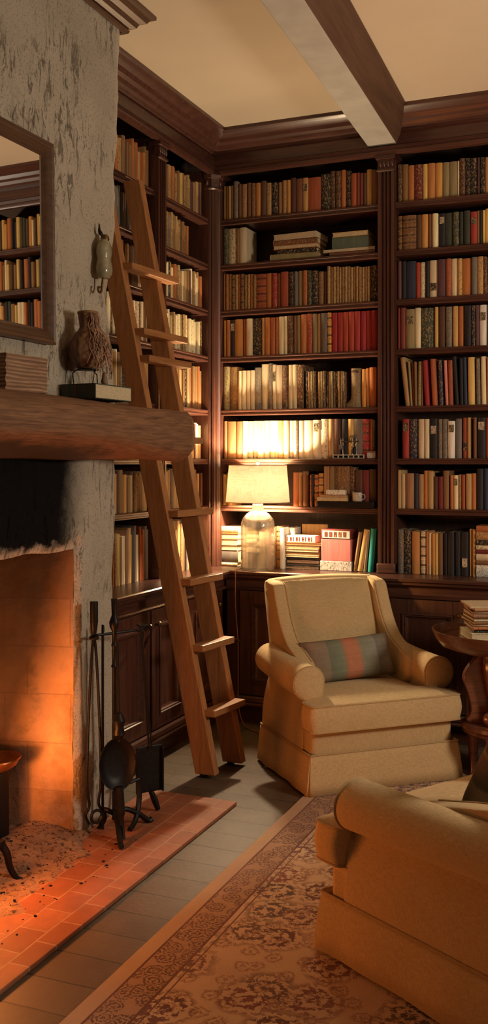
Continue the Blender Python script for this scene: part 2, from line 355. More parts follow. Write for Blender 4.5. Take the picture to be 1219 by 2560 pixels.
# ------------------------------------------------------------------ mesh helpers
def bm_box(bm, x0, x1, y0, y1, z0, z1, mat=None, mi=0):
    vs = [Vector(p) for p in ((x0,y0,z0),(x1,y0,z0),(x1,y1,z0),(x0,y1,z0),(x0,y0,z1),(x1,y0,z1),(x1,y1,z1),(x0,y1,z1))]
    if mat is not None: vs = [mat @ v for v in vs]
    v = [bm.verts.new(p) for p in vs]
    for f in ((0,3,2,1),(4,5,6,7),(0,1,5,4),(1,2,6,5),(2,3,7,6),(3,0,4,7)):
        bm.faces.new([v[i] for i in f]).material_index = mi
def loft(bm, rings, closed=True, cap=True, mi=0):
    vr = [[bm.verts.new(p) for p in r] for r in rings]
    n = len(vr[0])
    for a, b in zip(vr, vr[1:]):
        for i in range(n if closed else n-1):
            j = (i+1) % n
            try: bm.faces.new((a[i], a[j], b[j], b[i])).material_index = mi
            except ValueError: pass
    if cap and closed:
        bm.faces.new(list(reversed(vr[0]))).material_index = mi; bm.faces.new(vr[-1]).material_index = mi
    return vr
def tube(bm, pts, r, seg=8, cap=True, flat=1.0):
    pts = [Vector(p) for p in pts]; rs = r if isinstance(r, (list, tuple)) else [r]*len(pts)
    rings = []; up = None
    for i, p in enumerate(pts):
        t = (pts[min(i+1, len(pts)-1)] - pts[max(i-1, 0)]).normalized()
        if up is None:
            up = Vector((0,0,1)) if abs(t.z) < .9 else Vector((1,0,0))
        u = (up - t*up.dot(t)).normalized(); w = t.cross(u); up = u
        rings.append([p + (u*math.cos(2*math.pi*k/seg) + w*math.sin(2*math.pi*k/seg)*flat)*rs[i] for k in range(seg)])
    loft(bm, rings, True, cap)
def lathe(bm, prof, c=(0,0,0), seg=32, sx=1, sy=1, cap=True):
    rings = [[Vector((c[0]+r*sx*math.cos(2*math.pi*k/seg), c[1]+r*sy*math.sin(2*math.pi*k/seg), c[2]+z)) for k in range(seg)] for r, z in prof]
    loft(bm, rings, True, cap and prof[0][0] > 1e-5 and prof[-1][0] > 1e-5)
def sweep(bm, prof, path, closed_prof=True, cap=True):
    """prof: (offset out, z) pairs, path: list of (x, y, outward dx, outward dy) — mitred mouldings"""
    rings = [[Vector((x+o*dx, y+o*dy, z)) for o, z in prof] for x, y, dx, dy in path]
    loft(bm, rings, closed_prof, cap)
def catmull(pts, n=8, closed=False):
    P = [Vector(p) for p in pts]; out = []
    m = len(P)
    for i in range(m if closed else m-1):
        if closed: a, b, c, d = P[i-1], P[i], P[(i+1) % m], P[(i+2) % m]
        else: a, b, c, d = P[max(i-1,0)], P[i], P[i+1], P[min(i+2,m-1)]
        for k in range(n):
            t = k/n
            out.append(.5*((2*b)+(c-a)*t+(2*a-5*b+4*c-d)*t*t+(3*b-a-3*c+d)*t**3))
    if not closed: out.append(P[-1])
    return out
def obj(name, bm, mat, parent=None, smooth=True, bevel=0, angle=35, subsurf=0, loc=None, rotz=None, segs=2):
    bmesh.ops.recalc_face_normals(bm, faces=bm.faces)
    me = bpy.data.meshes.new(name); bm.to_mesh(me); bm.free()
    for m in (mat if isinstance(mat, (list, tuple)) else [mat]): me.materials.append(m)
    o = bpy.data.objects.new(name, me); COL.objects.link(o)
    if smooth:
        for p in me.polygons: p.use_smooth = True
        if not subsurf: me.set_sharp_from_angle(angle=R(angle))
    if bevel:
        b = o.modifiers.new('bevel', 'BEVEL'); b.width = bevel; b.segments = segs; b.limit_method = 'ANGLE'; b.angle_limit = R(40)
    if subsurf:
        s = o.modifiers.new('sub', 'SUBSURF'); s.levels = s.render_levels = subsurf
    if parent: o.parent = parent
    if loc is not None: o.location = loc
    if rotz is not None: o.rotation_euler.z = rotz
    return o
def box(name, x0, x1, y0, y1, z0, z1, mat, parent=None, bevel=.003):
    bm = bmesh.new(); bm_box(bm, x0, x1, y0, y1, z0, z1); return obj(name, bm, mat, parent, bevel=bevel)
def tag(o, label=None, cat=None, group=None, kind=None):
    if label: o['label'] = label
    if cat: o['category'] = cat
    if group: o['group'] = group
    if kind: o['kind'] = kind
    return o
def struct(o, label=None):
    o['kind'] = 'structure'
    if label: o['label'] = label
    return o
def thing(name, label, cat, loc=(0,0,0), rotz=0, group=None):
    o = bpy.data.objects.new(name, None); COL.objects.link(o); o.location = loc; o.rotation_euler = (0,0,rotz); o.empty_display_size = .1
    return tag(o, label, cat, group)
def copy_tree(o, parent=None):
    c = o.copy(); COL.objects.link(c)
    if parent: c.parent = parent
    for ch in list(o.children): copy_tree(ch, c)
    return c
LAMP_W, FIRE_W, PEND_W, AMB, EXPO = 105, 40, 180, .022, .08
# ------------------------------------------------------------------ the room
XL, YB = -2.64, 5.82          # front planes of the upper shelves on the left and back walls
CXL, CYB = -2.48, 5.66        # front planes of the lower cabinets
BX, BY1 = -2.28, 4.0          # face and end of the chimney breast
CEIL = 3.68
struct(box('floor', -4.2, 3.2, -1.2, 6.3, -.05, 0, M['floor'], bevel=0), 'brown stone floor laid in long courses')
struct(box('ceiling', -4.2, 3.2, -1.2, 6.3, CEIL, CEIL+.06, M['ceiling'], bevel=0), 'cream plaster ceiling')
struct(box('wall_back', -4.2, 3.2, 6.15, 6.25, 0, CEIL, M['wall'], bevel=0), 'dark wall behind the lamp and table bookcases')
struct(box('wall_left', -3.1, -2.98, 3.2, 6.15, 0, CEIL, M['wall'], bevel=0), 'dark wall behind the ladder bookcases')

# ceiling beam: grey underside, brown flank
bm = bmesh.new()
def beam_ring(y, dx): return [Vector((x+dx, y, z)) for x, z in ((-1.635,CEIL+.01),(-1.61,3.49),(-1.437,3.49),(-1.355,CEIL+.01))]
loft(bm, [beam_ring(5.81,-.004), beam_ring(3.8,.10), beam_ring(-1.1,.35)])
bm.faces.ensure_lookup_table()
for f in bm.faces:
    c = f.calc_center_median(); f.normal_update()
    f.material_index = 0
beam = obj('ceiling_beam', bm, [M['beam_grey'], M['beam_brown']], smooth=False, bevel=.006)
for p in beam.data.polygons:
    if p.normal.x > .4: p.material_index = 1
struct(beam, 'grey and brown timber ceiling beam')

# cornice with frieze, mitred round the corner
corn = [(0,3.425),(.03,3.425),(.036,3.438),(.036,3.45),(.024,3.458),(.03,3.478),(.012,3.487),(.010,3.555),(.026,3.56),(.03,3.575),(.05,3.582),(.062,3.60),(.085,3.61),(.098,3.63),(.125,3.64),(.14,3.655),(.152,3.66),(.152,CEIL-.0005),(0,CEIL-.0005)]
bm = bmesh.new()
sweep(bm, corn, [(XL, 3.85, 1, 0), (XL, YB, 1, -1), (.3, YB, 0, -1)])
struct(obj('trim_1', bm, M['wood_x'], angle=25), 'dark mahogany cornice above the bookshelves')

# ------------------------------------------------------------------ chimney breast
def edge_off(z):
    pts = [(0,-.02),(.5,-.022),(1.0,-.035),(1.35,-.022),(1.65,.0),(1.9,-.012),(2.10,-.05),(2.33,-.095),(2.5,-.05),(2.68,-.015),(2.85,-.02),(3.0,-.004),(3.2,.006),(3.32,.03),(3.45,.02),(3.7,.05)]
    for (a, va), (b, vb) in zip(pts, pts[1:]):
        if a <= z <= b: return va + (vb-va)*(z-a)/(b-a)
    return 0
OY, OZ = 3.64, 1.236
bm = bmesh.new()
def grid(bm, fn, us, vs, skip=None):
    g = {}
    for i, u in enumerate(us):
        for j, v in enumerate(vs): g[i, j] = bm.verts.new(fn(u, v))
    for i in range(len(us)-1):
        for j in range(len(vs)-1):
            if skip and skip((us[i]+us[i+1])/2, (vs[j]+vs[j+1])/2): continue
            bm.faces.new((g[i,j], g[i+1,j], g[i+1,j+1], g[i,j+1]))
def lin(a, b, n): return [a+(b-a)*i/n for i in range(n+1)]
ys = lin(1.5, 1.9, 4) + lin(1.9, OY, 40)[1:] + lin(OY, BY1, 18)[1:]
zs = lin(0, OZ, 42) + lin(OZ, CEIL, 84)[1:]
def face_pt(y, z):
    n = noise.noise(Vector((3, y*4, z*4)))*.008 + noise.noise(Vector((9, y*17, z*17)))*.004
    k = max(0, (y-(BY1-.05))/.05)
    yy = y + (edge_off(z) + noise.noise(Vector((1, 2, z*7)))*.014 + noise.noise(Vector((5, 2, z*24)))*.007)*max(0, (y-OY)/(BY1-OY))
    kk = max(0, 1-abs(y-OY)/.05) if z < OZ+.04 else 0
    kk2 = max(0, 1-abs(z-OZ)/.05) if y < OY+.03 else 0
    return Vector((BX + n - .022*k*k - .02*max(kk, kk2)**2, yy + kk*noise.noise(Vector((7, z*6, 2)))*.012, z + kk2*noise.noise(Vector((2, y*5, 4)))*.012))
grid(bm, face_pt, ys, zs, lambda y, z: 1.9 < y < OY and z < OZ)
xs = lin(BX, -2.95, 12)
grid(bm, lambda x, z: face_pt(BY1, z) + Vector((x-BX, .012*min(1, (BX-x)/.06), 0)), xs, zs)
bmesh.ops.remove_doubles(bm, verts=bm.verts, dist=.0005)
breast = struct(obj('wall_chimney', bm, M['plaster'], angle=70), 'rough plaster chimney breast blackened above the fire')
# lining of the firebox: splayed jamb, back and underside of the lintel
bm = bmesh.new()
def jamb(u, z):
    p = face_pt(OY, z)
    q = Vector((-2.72, OY-.10, z)); r = p.lerp(q, u)
    r.x += noise.noise(Vector((u*9, z*9, 3)))*.006; r.y += noise.noise(Vector((u*6, z*6, 8)))*.012*min(1, u*6)
    return r
grid(bm, jamb, lin(0, 1, 16), lin(0, OZ, 40))
grid(bm, lambda y, z: Vector((-2.72+noise.noise(Vector((y*8, z*8, 1)))*.01, y, z)), lin(1.9, OY-.10, 14), lin(0, OZ+.5, 12))
grid(bm, lambda u, y: face_pt(y, OZ).lerp(Vector((-2.5, y, OZ+.03)), u), lin(0, 1, 4), lin(1.9, OY, 40))
struct(obj('firebox', bm, M['firebrick'], breast, angle=60))
# cornice fragment on the chimney breast
cb = [(0,3.58),(.022,3.58),(.028,3.592),(.02,3.60),(.05,3.61),(.06,3.63),(.085,3.64),(.10,3.66),(.118,3.664),(.118,CEIL-.0005),(0,CEIL-.0005)]
bm = bmesh.new(); sweep(bm, cb, [(BX-.006, 1.5, 1, 0), (BX-.006, BY1+.03, 1, 1), (XL+.01, BY1+.03, 0, 1)])
struct(obj('trim_2', bm, M['frame'], angle=25), 'brown cornice round the head of the chimney breast')

# ------------------------------------------------------------------ hearth, ash
bm = bmesh.new()
bm_box(bm, -2.30, -1.83, 1.4, 4.31, .0, .016); bm_box(bm, -2.75, -2.30, 1.8, OY-.02, .0, .016)
struct(obj('hearth_floor', bm, M['hearth'], smooth=False, bevel=.003), 'terracotta tiled hearth in front of the fireplace')
bm = bmesh.new()
us, vs = lin(0, 1, 60), lin(0, 1, 110)
def ashp(u, v):
    y = 1.95 + v*2.0; x = -2.70 + u*.78
    h = .018 + .055*math.exp(-((x+2.44)/.17)**2) * min(1, max(0, (3.95-y)/.35)) ** .8
    edge = .74 + .14*noise.noise(Vector((y*3, 1, 1))) + .08*noise.noise(Vector((y*11, 4, 1))) - .38*max(0, (y-3.3)/.65)
    h -= .06*max(0, (u-edge)/.2)**1.0 + .05*max(0, (y-3.80)/.1)
    h += noise.noise(Vector((x*22, y*22, 2)))*.006 + noise.noise(Vector((x*60, y*60, 2)))*.004
    return Vector((x, y, max(h, .004)))
grid(bm, ashp, us, vs)
tag(obj('ash_bed', bm, M['ash'], smooth=True, angle=180), 'heap of ash and cinders spread over the hearth tiles', 'ash', kind='stuff')
rng = random.Random(3)
bm = bmesh.new()
for i in range(130):
    y = rng.uniform(2.7, 3.75); x = rng.uniform(-2.5, -1.98); p = ashp((x+2.70)/.78, (y-1.95)/2.0)
    s = rng.choice((.002, .002, .003, .003, .004, .006))
    m = Matrix.Translation(Vector((p.x, p.y, max(p.z, .016)+s*.3))) @ Matrix.Rotation(rng.uniform(0, 6), 4, 'Z') @ Matrix.Diagonal((1.4, 1, .7, 1))
    bmesh.ops.create_icosphere(bm, subdivisions=1, radius=s, matrix=m)
tag(obj('cinders', bm, M['iron'], angle=180), 'black cinders scattered over the ash by the fire', 'cinders', kind='stuff')

# ------------------------------------------------------------------ bookcases
TOPS = [3.13, 2.844, 2.553, 2.259, 1.92, 1.61, 1.313]       # middle of each shelf board
TH_S = .036
CT_Z = .945
def fluted(bm, w, z0, z1, d=.05):
    n = 3; e = .016; fw = (w-2*e)/n
    prof = [(0, d), (0, 0), (e, 0)]
    for k in range(n):
        a = e+k*fw
        prof += [(a+.1*fw, 0), (a+.2*fw, .010), (a+.5*fw, .015), (a+.8*fw, .010), (a+.9*fw, 0)]
    prof += [(w-e, 0), (w, 0), (w, d)]
    loft(bm, [[Vector((x, y, z)) for x, y in prof] for z in (z0, z1)])
def post(root, x, w=.098):
    bm = bmesh.new(); fluted(bm, w, CT_Z+.06, 3.33)
    for v in bm.verts: v.co.x += x
    for v in bm.verts: v.co.y -= .018
    p = obj('fluted_post', bm, M['wood_z'], root, angle=20)
    bm = bmesh.new(); bm_box(bm, x-.006, x+w+.006, -.028, .04, CT_Z+.001, CT_Z+.06); obj('post_base', bm, M['wood_x'], p, bevel=.006)
    bm = bmesh.new()
    loft(bm, [[Vector((x+w/2+sx*hw, y, z)) for sx, y in ((-1,.04),(-1,-.02-ex),(1,-.02-ex),(1,.04))] for z, hw, ex in ((3.33,w/2-.002,0),(3.335,w/2+.005,.008),(3.345,w/2+.005,.008),(3.35,w/2-.003,.0),(3.40,w/2,.004),(3.405,w/2+.01,.016),(3.424,w/2+.012,.018))])
    for k in range(4):                                   # carved leaves
        cx = x+w*(.14+.24*k)
        lathe(bm, [(.001,0),(.011,.012),(.013,.024),(.008,.038),(.001,.046)], (cx, -.022, 3.353), 10, 1, .7)
    obj('carved_capital', bm, M['wood_x'], p, angle=40)
def bookcase(name, label, loc, rotz, w, posts, d=.30):
    root = thing(name, label, 'bookcase', loc, rotz, 'built-in mahogany bookcase bays')
    obj_ = lambda n, *b, m='wood_x', bv=.003: box(n, *b, M[m], root, bv)
    obj_('back_panel', 0, w, d-.012, d, CT_Z, 3.45, m='back_panel', bv=0)
    obj_('side_panel', -.012, .004, .0, d, CT_Z, 3.45, m='wood_z', bv=0); obj_('side_panel', w-.004, w+.012, 0, d, CT_Z, 3.45, m='wood_z', bv=0)
    for z in TOPS:
        bm = bmesh.new(); t = TH_S/2
        prof = [(d-.012, z-t), (d-.012, z+t), (.004, z+t), (-.002, z+t-.004), (-.002, z+t-.012), (.003, z+t-.015), (.003, z-t+.012), (-.001, z-t+.008), (-.001, z-t+.002), (.004, z-t)]
        loft(bm, [[Vector((x, y, zz)) for y, zz in prof] for x in (.004, w-.004)])
        obj('shelf', bm, M['wood_x'], root, angle=25)
    for x in posts: post(root, x)
    return root
B1X0, B1X1 = -2.585, -1.555
B2X0, B2X1 = -1.453, -.16
L1Y0, L1Y1 = 5.148, 5.755
L2Y0, L2Y1 = 4.02, 5.04
bookcase('bookcase', 'bookcase bay straight behind the glass lamp and armchair', (B1X0, YB, 0), 0, B1X1-B1X0, [B1X1-B1X0+.002])
bookcase('bookcase', 'bookcase bay above the round side table, beyond the fluted post', (B2X0, YB, 0), 0, B2X1-B2X0, [B2X1-B2X0+.002])
bookcase('bookcase', 'bookcase bay between the ladder and the corner of the room', (XL, L1Y0, 0), R(90), L1Y1-L1Y0, [-.108])
bookcase('bookcase', 'bookcase bay between the ladder and the chimney breast', (XL, L2Y0, 0), R(90), L2Y1-L2Y0, [])
# corner post, shared by both walls
rt = thing('corner_post', 'fluted mahogany post in the corner where the two bookcases meet', 'post', (XL, YB, 0))
bm = bmesh.new()
loft(bm, [[Vector((x, y, z)) for x, y in ((-.02,.06),(-.02,-.01),(-.01,-.06),(.006,-.062),(.012,-.052),(.018,-.05),(.022,-.056),(.034,-.05),(.038,-.04),(.046,-.036),(.05,-.03),(.05,-.022),(.044,-.016),(.05,-.010),(.056,-.004),(.056,.06))] for z in (CT_Z, 3.34)])
obj('post_shaft', bm, M['wood_z'], rt, angle=20)
bm = bmesh.new()
loft(bm, [[Vector((x*s-.0, y*s, z)) for x, y in ((-.02,.05),(-.02,-.062),(.02,-.06),(.056,-.024),(.058,.05))] for z, s in ((3.33,1),(3.34,1.15),(3.35,1.0),(3.40,1.05),(3.405,1.25),(3.424,1.3))])
for k in range(4):
    a = k/3; lathe(bm, [(.001,0),(.011,.012),(.013,.026),(.008,.04),(.001,.046)], (-.01+.068*a, -.066+.052*a, 3.352), 10)
obj('carved_capital', bm, M['wood_x'], rt, angle=40)

# ------------------------------------------------------------------ lower cabinets and the worktop
bm = bmesh.new()
ctp = [(-.455,CT_Z),(.046,CT_Z),(.052,CT_Z-.006),(.052,CT_Z-.02),(.044,CT_Z-.026),(.034,CT_Z-.028),(.034,CT_Z-.04),(.02,CT_Z-.052),(.012,CT_Z-.056),(-.455,CT_Z-.056)]
sweep(bm, ctp, [(CXL, 4.03, 1, 0), (CXL, CYB, 1, -1), (-.12, CYB, 0, -1)])
tag(obj('worktop', bm, M['wood_x'], angle=25), 'long mahogany worktop with a moulded edge running below the bookshelves', 'worktop')
def cabinet(label, loc, rotz, w, doors, knobs):
    root = thing('base_cabinet', label, 'cabinet', loc, rotz, 'panelled base cabinets')
    d = .44; T = CT_Z-.057
    box('carcass', 0, w, .018, d, .12, T, M['wood_z'], root, .002)
    box('plinth', 0, w, .06, d, 0, .12, M['wood_x'], root, .002)
    bm = bmesh.new(); loft(bm, [[Vector((x, y, z)) for y, z in ((.03,.118),(-.012,.118),(-.014,.128),(-.006,.138),(-.014,.146),(-.012,.165),(-.002,.176),(.03,.178))] for x in (0, w)])
    obj('base_moulding', bm, M['wood_x'], root, angle=25)
    bm = bmesh.new(); loft(bm, [[Vector((x, y, z)) for y, z in ((.03,T-.062),(-.008,T-.062),(-.010,T-.054),(-.002,T-.046),(.006,T-.044),(.006,T-.001),(.03,T-.001))] for x in (0, w)])
    obj('frieze_rail', bm, M['wood_x'], root, angle=25)
    z0, z1 = .185, T-.068
    for (a, b), kn in zip(doors, knobs):
        s = .085
        bm = bmesh.new()
        bm_box(bm, a, a+s, -.002, .02, z0, z1); bm_box(bm, b-s, b, -.002, .02, z0, z1)
        bm_box(bm, a+s, b-s, -.002, .02, z0, z0+s*.9); bm_box(bm, a+s, b-s, -.002, .02, z1-s, z1)
        bm_box(bm, a+s, b-s, .012, .018, z0+s*.9, z1-s)
        dr = obj('door', bm, M['wood_z'], root, smooth=False, bevel=.0015)
        bm = bmesh.new()
        pr = [(0,0),(-.010,.0),(-.012,.008),(-.004,.012),(-.006,.018),(.006,.022),(.011,.034),(.012,.0)]   # (depth, inward)
        A, B, C, D = a+s, b-s, z0+s*.9, z1-s
        rings = []
        for dy, i in pr: rings.append([Vector((A+i-.006, dy, C+i-.006)), Vector((B-i+.006, dy, C+i-.006)), Vector((B-i+.006, dy, D-i+.006)), Vector((A+i-.006, dy, D-i+.006))])
        rings.append(rings[0]); loft(bm, rings, True, False); bmesh.ops.remove_doubles(bm, verts=bm.verts, dist=.0001)
        obj('panel_moulding', bm, M['wood_x'], dr, angle=25)
        if kn is not None:
            bm = bmesh.new(); lathe(bm, [(.001,0),(.006,0),(.005,.012),(.013,.018),(.015,.027),(.010,.034),(.001,.036)], (0,0,0), 14)
            k = obj('knob', bm, M['brass'], dr); k.rotation_euler.x = R(90); k.location = (kn, -.002, z1-.075)
    return root
cabinet('base cabinet hidden partly by the armchair, under the glass lamp', (-2.478, CYB, 0), 0, .975, [(.095,.50),(.52,.93)], [.46,.56])
cabinet('base cabinet behind the round side table', (-1.50, CYB, 0), 0, 1.36, [(.05,.50),(.53,.98)], [.46,.57])
cabinet('base cabinet along the wall behind the ladder feet', (CXL, 4.68, 0), R(90), .978, [(.01,.44),(.46,.89)], [.05,.84])
cabinet('base cabinet behind the fire tools, beside the chimney breast', (CXL, 4.035, 0), R(90), .642, [(.02,.63)], [.59])
# ------------------------------------------------------------------ books
def book_geo(bm, t, h, d, mi=0, pages=None, rounded=True):
    """case of a standing book: spine to -y, local x across, z up; the page block goes into bm2 (or the same bm)"""
    b = min(.0028, t*.16); r = min(.006, t*.22) if rounded else .001
    out = [(0, d), (0, r*.7), (t*.12, r*.15), (t*.3, -r*.35), (t*.5, -r*.5), (t*.7, -r*.35), (t*.88, r*.15), (t, r*.7), (t, d)]
    inn = [(t-b, d), (t-b, r+b), (t*.5, b), (b, r+b), (b, d)]
    loft(bm, [[Vector((x, y, z)) for x, y in out+inn] for z in (0, h)], True, True, mi)
    pm = pages if pages is not None else bm
    bm_box(pm, b+.0001, t-b-.0001, r+b, d-.004, .003, h-.003, None, 0 if pages is not None else mi)
ORD = ['','first','second','third','fourth','fifth','sixth','seventh','eighth','ninth','tenth','eleventh','twelfth','thirteenth','fourteenth','fifteenth','sixteenth','seventeenth','eighteenth','nineteenth','twentieth']
def ordn(n):
    if n <= 20: return ORD[n]
    tens = {2:'twenty',3:'thirty',4:'forty',5:'fifty',6:'sixty'}; ex = {2:'twentieth',3:'thirtieth',4:'fortieth',5:'fiftieth'}
    return ex[n//10] if n % 10 == 0 else tens[n//10]+'-'+ORD[n % 10]
SHN = ['top shelf', 'second shelf down', 'third shelf down', 'fourth shelf down', 'fifth shelf down', 'sixth shelf down', 'seventh shelf down', 'worktop']
BOOKS = []   # dicts: bay, row, x (along), t, h, d, code, style, setback, lean
def parse(bay, row, s, ox, oy, scl, x0, ypl, z):
    x = x0; top = None
    for tok in s.split():
        m = re.match(r'(\d+)(-|[A-Za-z]+)(\d*)$', tok); xe = int(m[1]); cd = m[2]
        if m[3]: top = int(m[3])
        if cd != '-':
            a = on_y(ox+x/scl, oy, ypl).x; b = on_y(ox+xe/scl, oy, ypl).x
            hh = on_y(ox+(x+xe)/2/scl, oy+top/scl, ypl).z - z
            BOOKS.append(dict(bay=bay, row=row, x=a, t=b-a, h=hh, code=cd[0], style=cd[1:2], lean=0))
        x = xe
SHELF_Z = [z+TH_S/2 for z in TOPS] + [CT_Z]
YP = YB+.03
A = (540, 380, 2.902); A2 = (540, 740, 2.902); A3 = (540, 1130, 2.902)
def volset(x0, x1, n, cyc, top):
    return ' '.join('%d%s%d' % (round(x0+(x1-x0)*(i+1)/n), cyc[i % len(cyc)], top+(i*5) % 7) for i in range(n))
rowsA = [
 (0, A, 15, "35b250 52b 70a 88b 105a 125b243 158Gs215 185b235 222as 255b225 285bs228 322o226 362d212 400as225 445ks224 478a218 510as206 542o204 578d190 625b196 665yl188 757r183 825ks160 865ds138 903ds140 937r130 975ks135 1018r155 1040m152 1062m 1088d150 1127y125 1168b130"),
 (1, A, 25, "88gs560 150cs555 162b 215c548"),
 (2, A, 20, volset(20,288,12,['bb','ab','rb','bb'],885)+" 360rb885 405r880 440Rs 468b 522r870 526- 565ks870 590G868 628l862 660rs860 690gs862 735ks 775bs866 805d "+volset(805,1115,15,['as','bb','as','bs'],830)+" 1165ks822"),
 (3, A2, 30, "70o178 100o176 133kl175 190o170 218rs168 262c165 330ks162 352y160 388r158 425r157 450rs155 490c150 518c147 555ds145 580b142 612l140 655o135 697Rs130 728l130 760y128 805G125 835ob122 876R122 918R120 959R118 1000R115 1042R112 1083R110 1124R107 1165R104"),
 (4, A2, 38, "95ls515 158bs515 185c545 215c543 245c542 278c540 325Gs520 378c495 408Gs490 435cl500 480c503 515ds505 550c500 582c498 632ds500 648- "+volset(648,935,16,['ks','bs','ls','ds'],545)+" 1050- 1085o530 1110o525 1160r518"),
 (5, A2, 25, "80b910 145b912 190b 225c910 265cs 300c908 345cs 385c906 430c905 450c 490a 525c 560c 590cs905 635c 700c903 757cl900 815cs893 850a893 900d893 955k893 995y893 1060G893 1115Rb893 1135r 1160k900"),
 (6, A3, 18, "45a160 75a165 110a150 530- 570o150 600a 640b142 652- 685rb168 705k160 740rb165 776ob155 780- 825a105 855b 965bs105 1010ds110 1060d130 1110m132 1160d125"),
]
for row, (ox, oy, s), x0, st in rowsA: parse('lamp', row, st, ox, oy, s, x0, YP, SHELF_Z[row])
T = (930, 360, 4.218); T2 = (930, 740, 4.218); T3 = (930, 1130, 3.083)
rowsB = [
 (0, T, 255, "310ds220 375b212 447o225 528ms220 585y213 660o205 735o195 805l190 895l182 915c175 980ds150 1030ks 1110ks148 1130v145 1185ks140 1240y138 1300b"),
 (1, T, 240, "325bb760 465bb755 520d750 585o745 632b738 692c735 697- 765kl730 850g725 910gs718 965g712 1030g705 1035- 1105Rl715 1130b705 1160k700 1185y698 1240y680 1290b"),
 (2, T, 240, "305v1240 355k1238 455n1238 500R1248 557cs1245 600k1235 685cl1225 770v1218 775- 830rs1210 900c1208 945ys 1040r1205 1045- 1105G1195 1170ys1188 1210ds 1260a"),
 (3, T2, 240, "295m125 350m 355- 445ll140 508c125 512- 640gs125 652- 692y115 700- 770d112 775- 840Gs115 845- 900y108 905- 965r105 970- 1040k102 1085ks100 1125v98 1130- 1205wl95 1260d"),
 (5, T2, 315, "385Rl1300 390- 480ns1300 485- 550c1300 600c1300 605- 685kl1295 690- 735Gs1300 790Gs 795- 870wl1320 875- 940G1295 950- 1000rl1285 1035a1283 1065- 1100b1283 1105- 1195kl1285 1250R1285"),
 (6, T3, 170, "220a140 260c170 320a165 355n165 395a172 425r145 470a150 510d190 545m190 590b145 600- 625r180 660cl180 690as175 715r 720- 765a168 800r165 805- 855k130 900n128"),
 (7, T3, 185, "240Gs600 300ks 305- 365o615 370- 415cb 430r 460c628 485o 505y 540b 545- 580k628 630k620 635- 680k618 685- 740kl618 745- 765y595 770- 800y597"),
]
for row, (ox, oy, s), x0, st in rowsB: parse('table', row, st, ox, oy, s, x0, YP, SHELF_Z[row])
# the leaning row: lean lessens from one book to the next
lean = [(345,398,'a',285,635),(400,422,'l',370,690),(424,446,'ms',408,700),(448,470,'b',440,695),(474,508,'ls',480,690),(510,530,'b',512,690),(555,605,'R',530,682),(632,685,'r',610,668),(700,745,'ns',685,675),(770,803,'p',750,680),(806,852,'rs',798,680),(876,914,'k',846,640),(922,960,'k',915,660),(962,1002,'n',950,650),(1012,1082,'y',1005,650),(1096,1140,'Gs',1090,660),(1150,1202,'c',1142,640),(1206,1250,'r',1203,650)]
for a_, b_, cd, xt, yt in lean:
    ox, oy, s = T2
    p0 = on_y(ox+a_/s, oy, YP).x; p1 = on_y(ox+b_/s, oy, YP).x; q = on_y(ox+xt/s, oy+yt/s, YP)
    BOOKS.append(dict(bay='table', row=4, x=p0, t=p1-p0, h=q.z-SHELF_Z[4], code=cd[0], style=cd[1:2], lean=math.atan2(p0-q.x, q.z-SHELF_Z[4])))
rng = random.Random(11)
WSETS = [['a','as','b','b','d','y','v','r'], ['a','G','b','bs','d','as','r','a'], ['c','as','b','d','a','ks','c','v','r'], ['c','cs','c','b','ds','as','l','c'], ['a','r','v','y','ks','c','b','ls'],
         ['c','cs','v','o','c','a'], ['b','a','as','c','d','o'], ['c','r','v','as','a','G','b','y']]
def fill(bay, row, a, b, ws, wmin=.017, wmax=.038, hmin=.72, hmax=.90):
    x = a
    top = (TOPS[row-1]-TH_S/2 if row else 3.425) - SHELF_Z[row]
    while x < b-.012:
        t = min(rng.uniform(wmin, wmax), b-x)
        cd = rng.choice(ws)
        BOOKS.append(dict(bay=bay, row=row, x=x, t=t, h=top*rng.uniform(hmin, hmax)*(.92 if row == 0 else 1), code=cd[0], style=cd[1:2], lean=0))
        x += t
for row in range(8):
    w = WSETS[row]
    fill('ladder', row, L1Y0+.012, L1Y1-.03-(.2 if row == 1 else 0), w)
    fill('chimney', row, L2Y0+.02, L2Y1-.02-(.05 if row in (1, 2) else 0), ['G','G','k','G'] if row == 1 else w)
    last = max(d['x']+d['t'] for d in BOOKS if d['bay'] == 'table' and d['row'] == row)
    fill('table', row, (last if row != 7 else -.84)+.003, B2X1-.02, ['b','r','o','y','c','k','g','d'])
def pix(p):
    z = -p[0]*ST+p[1]*CT; l = p[0]*CT+p[1]*ST
    return CX+F*l/z, HOR+F*(EYE-p[2])/z
BAYN = dict(lamp=('the corner post', 'lamp bay'), table=('the middle post', 'bay above side table'), ladder=('the fluted post', 'ladder corner bay'), chimney=('the fluted post', 'bay beside chimney'))
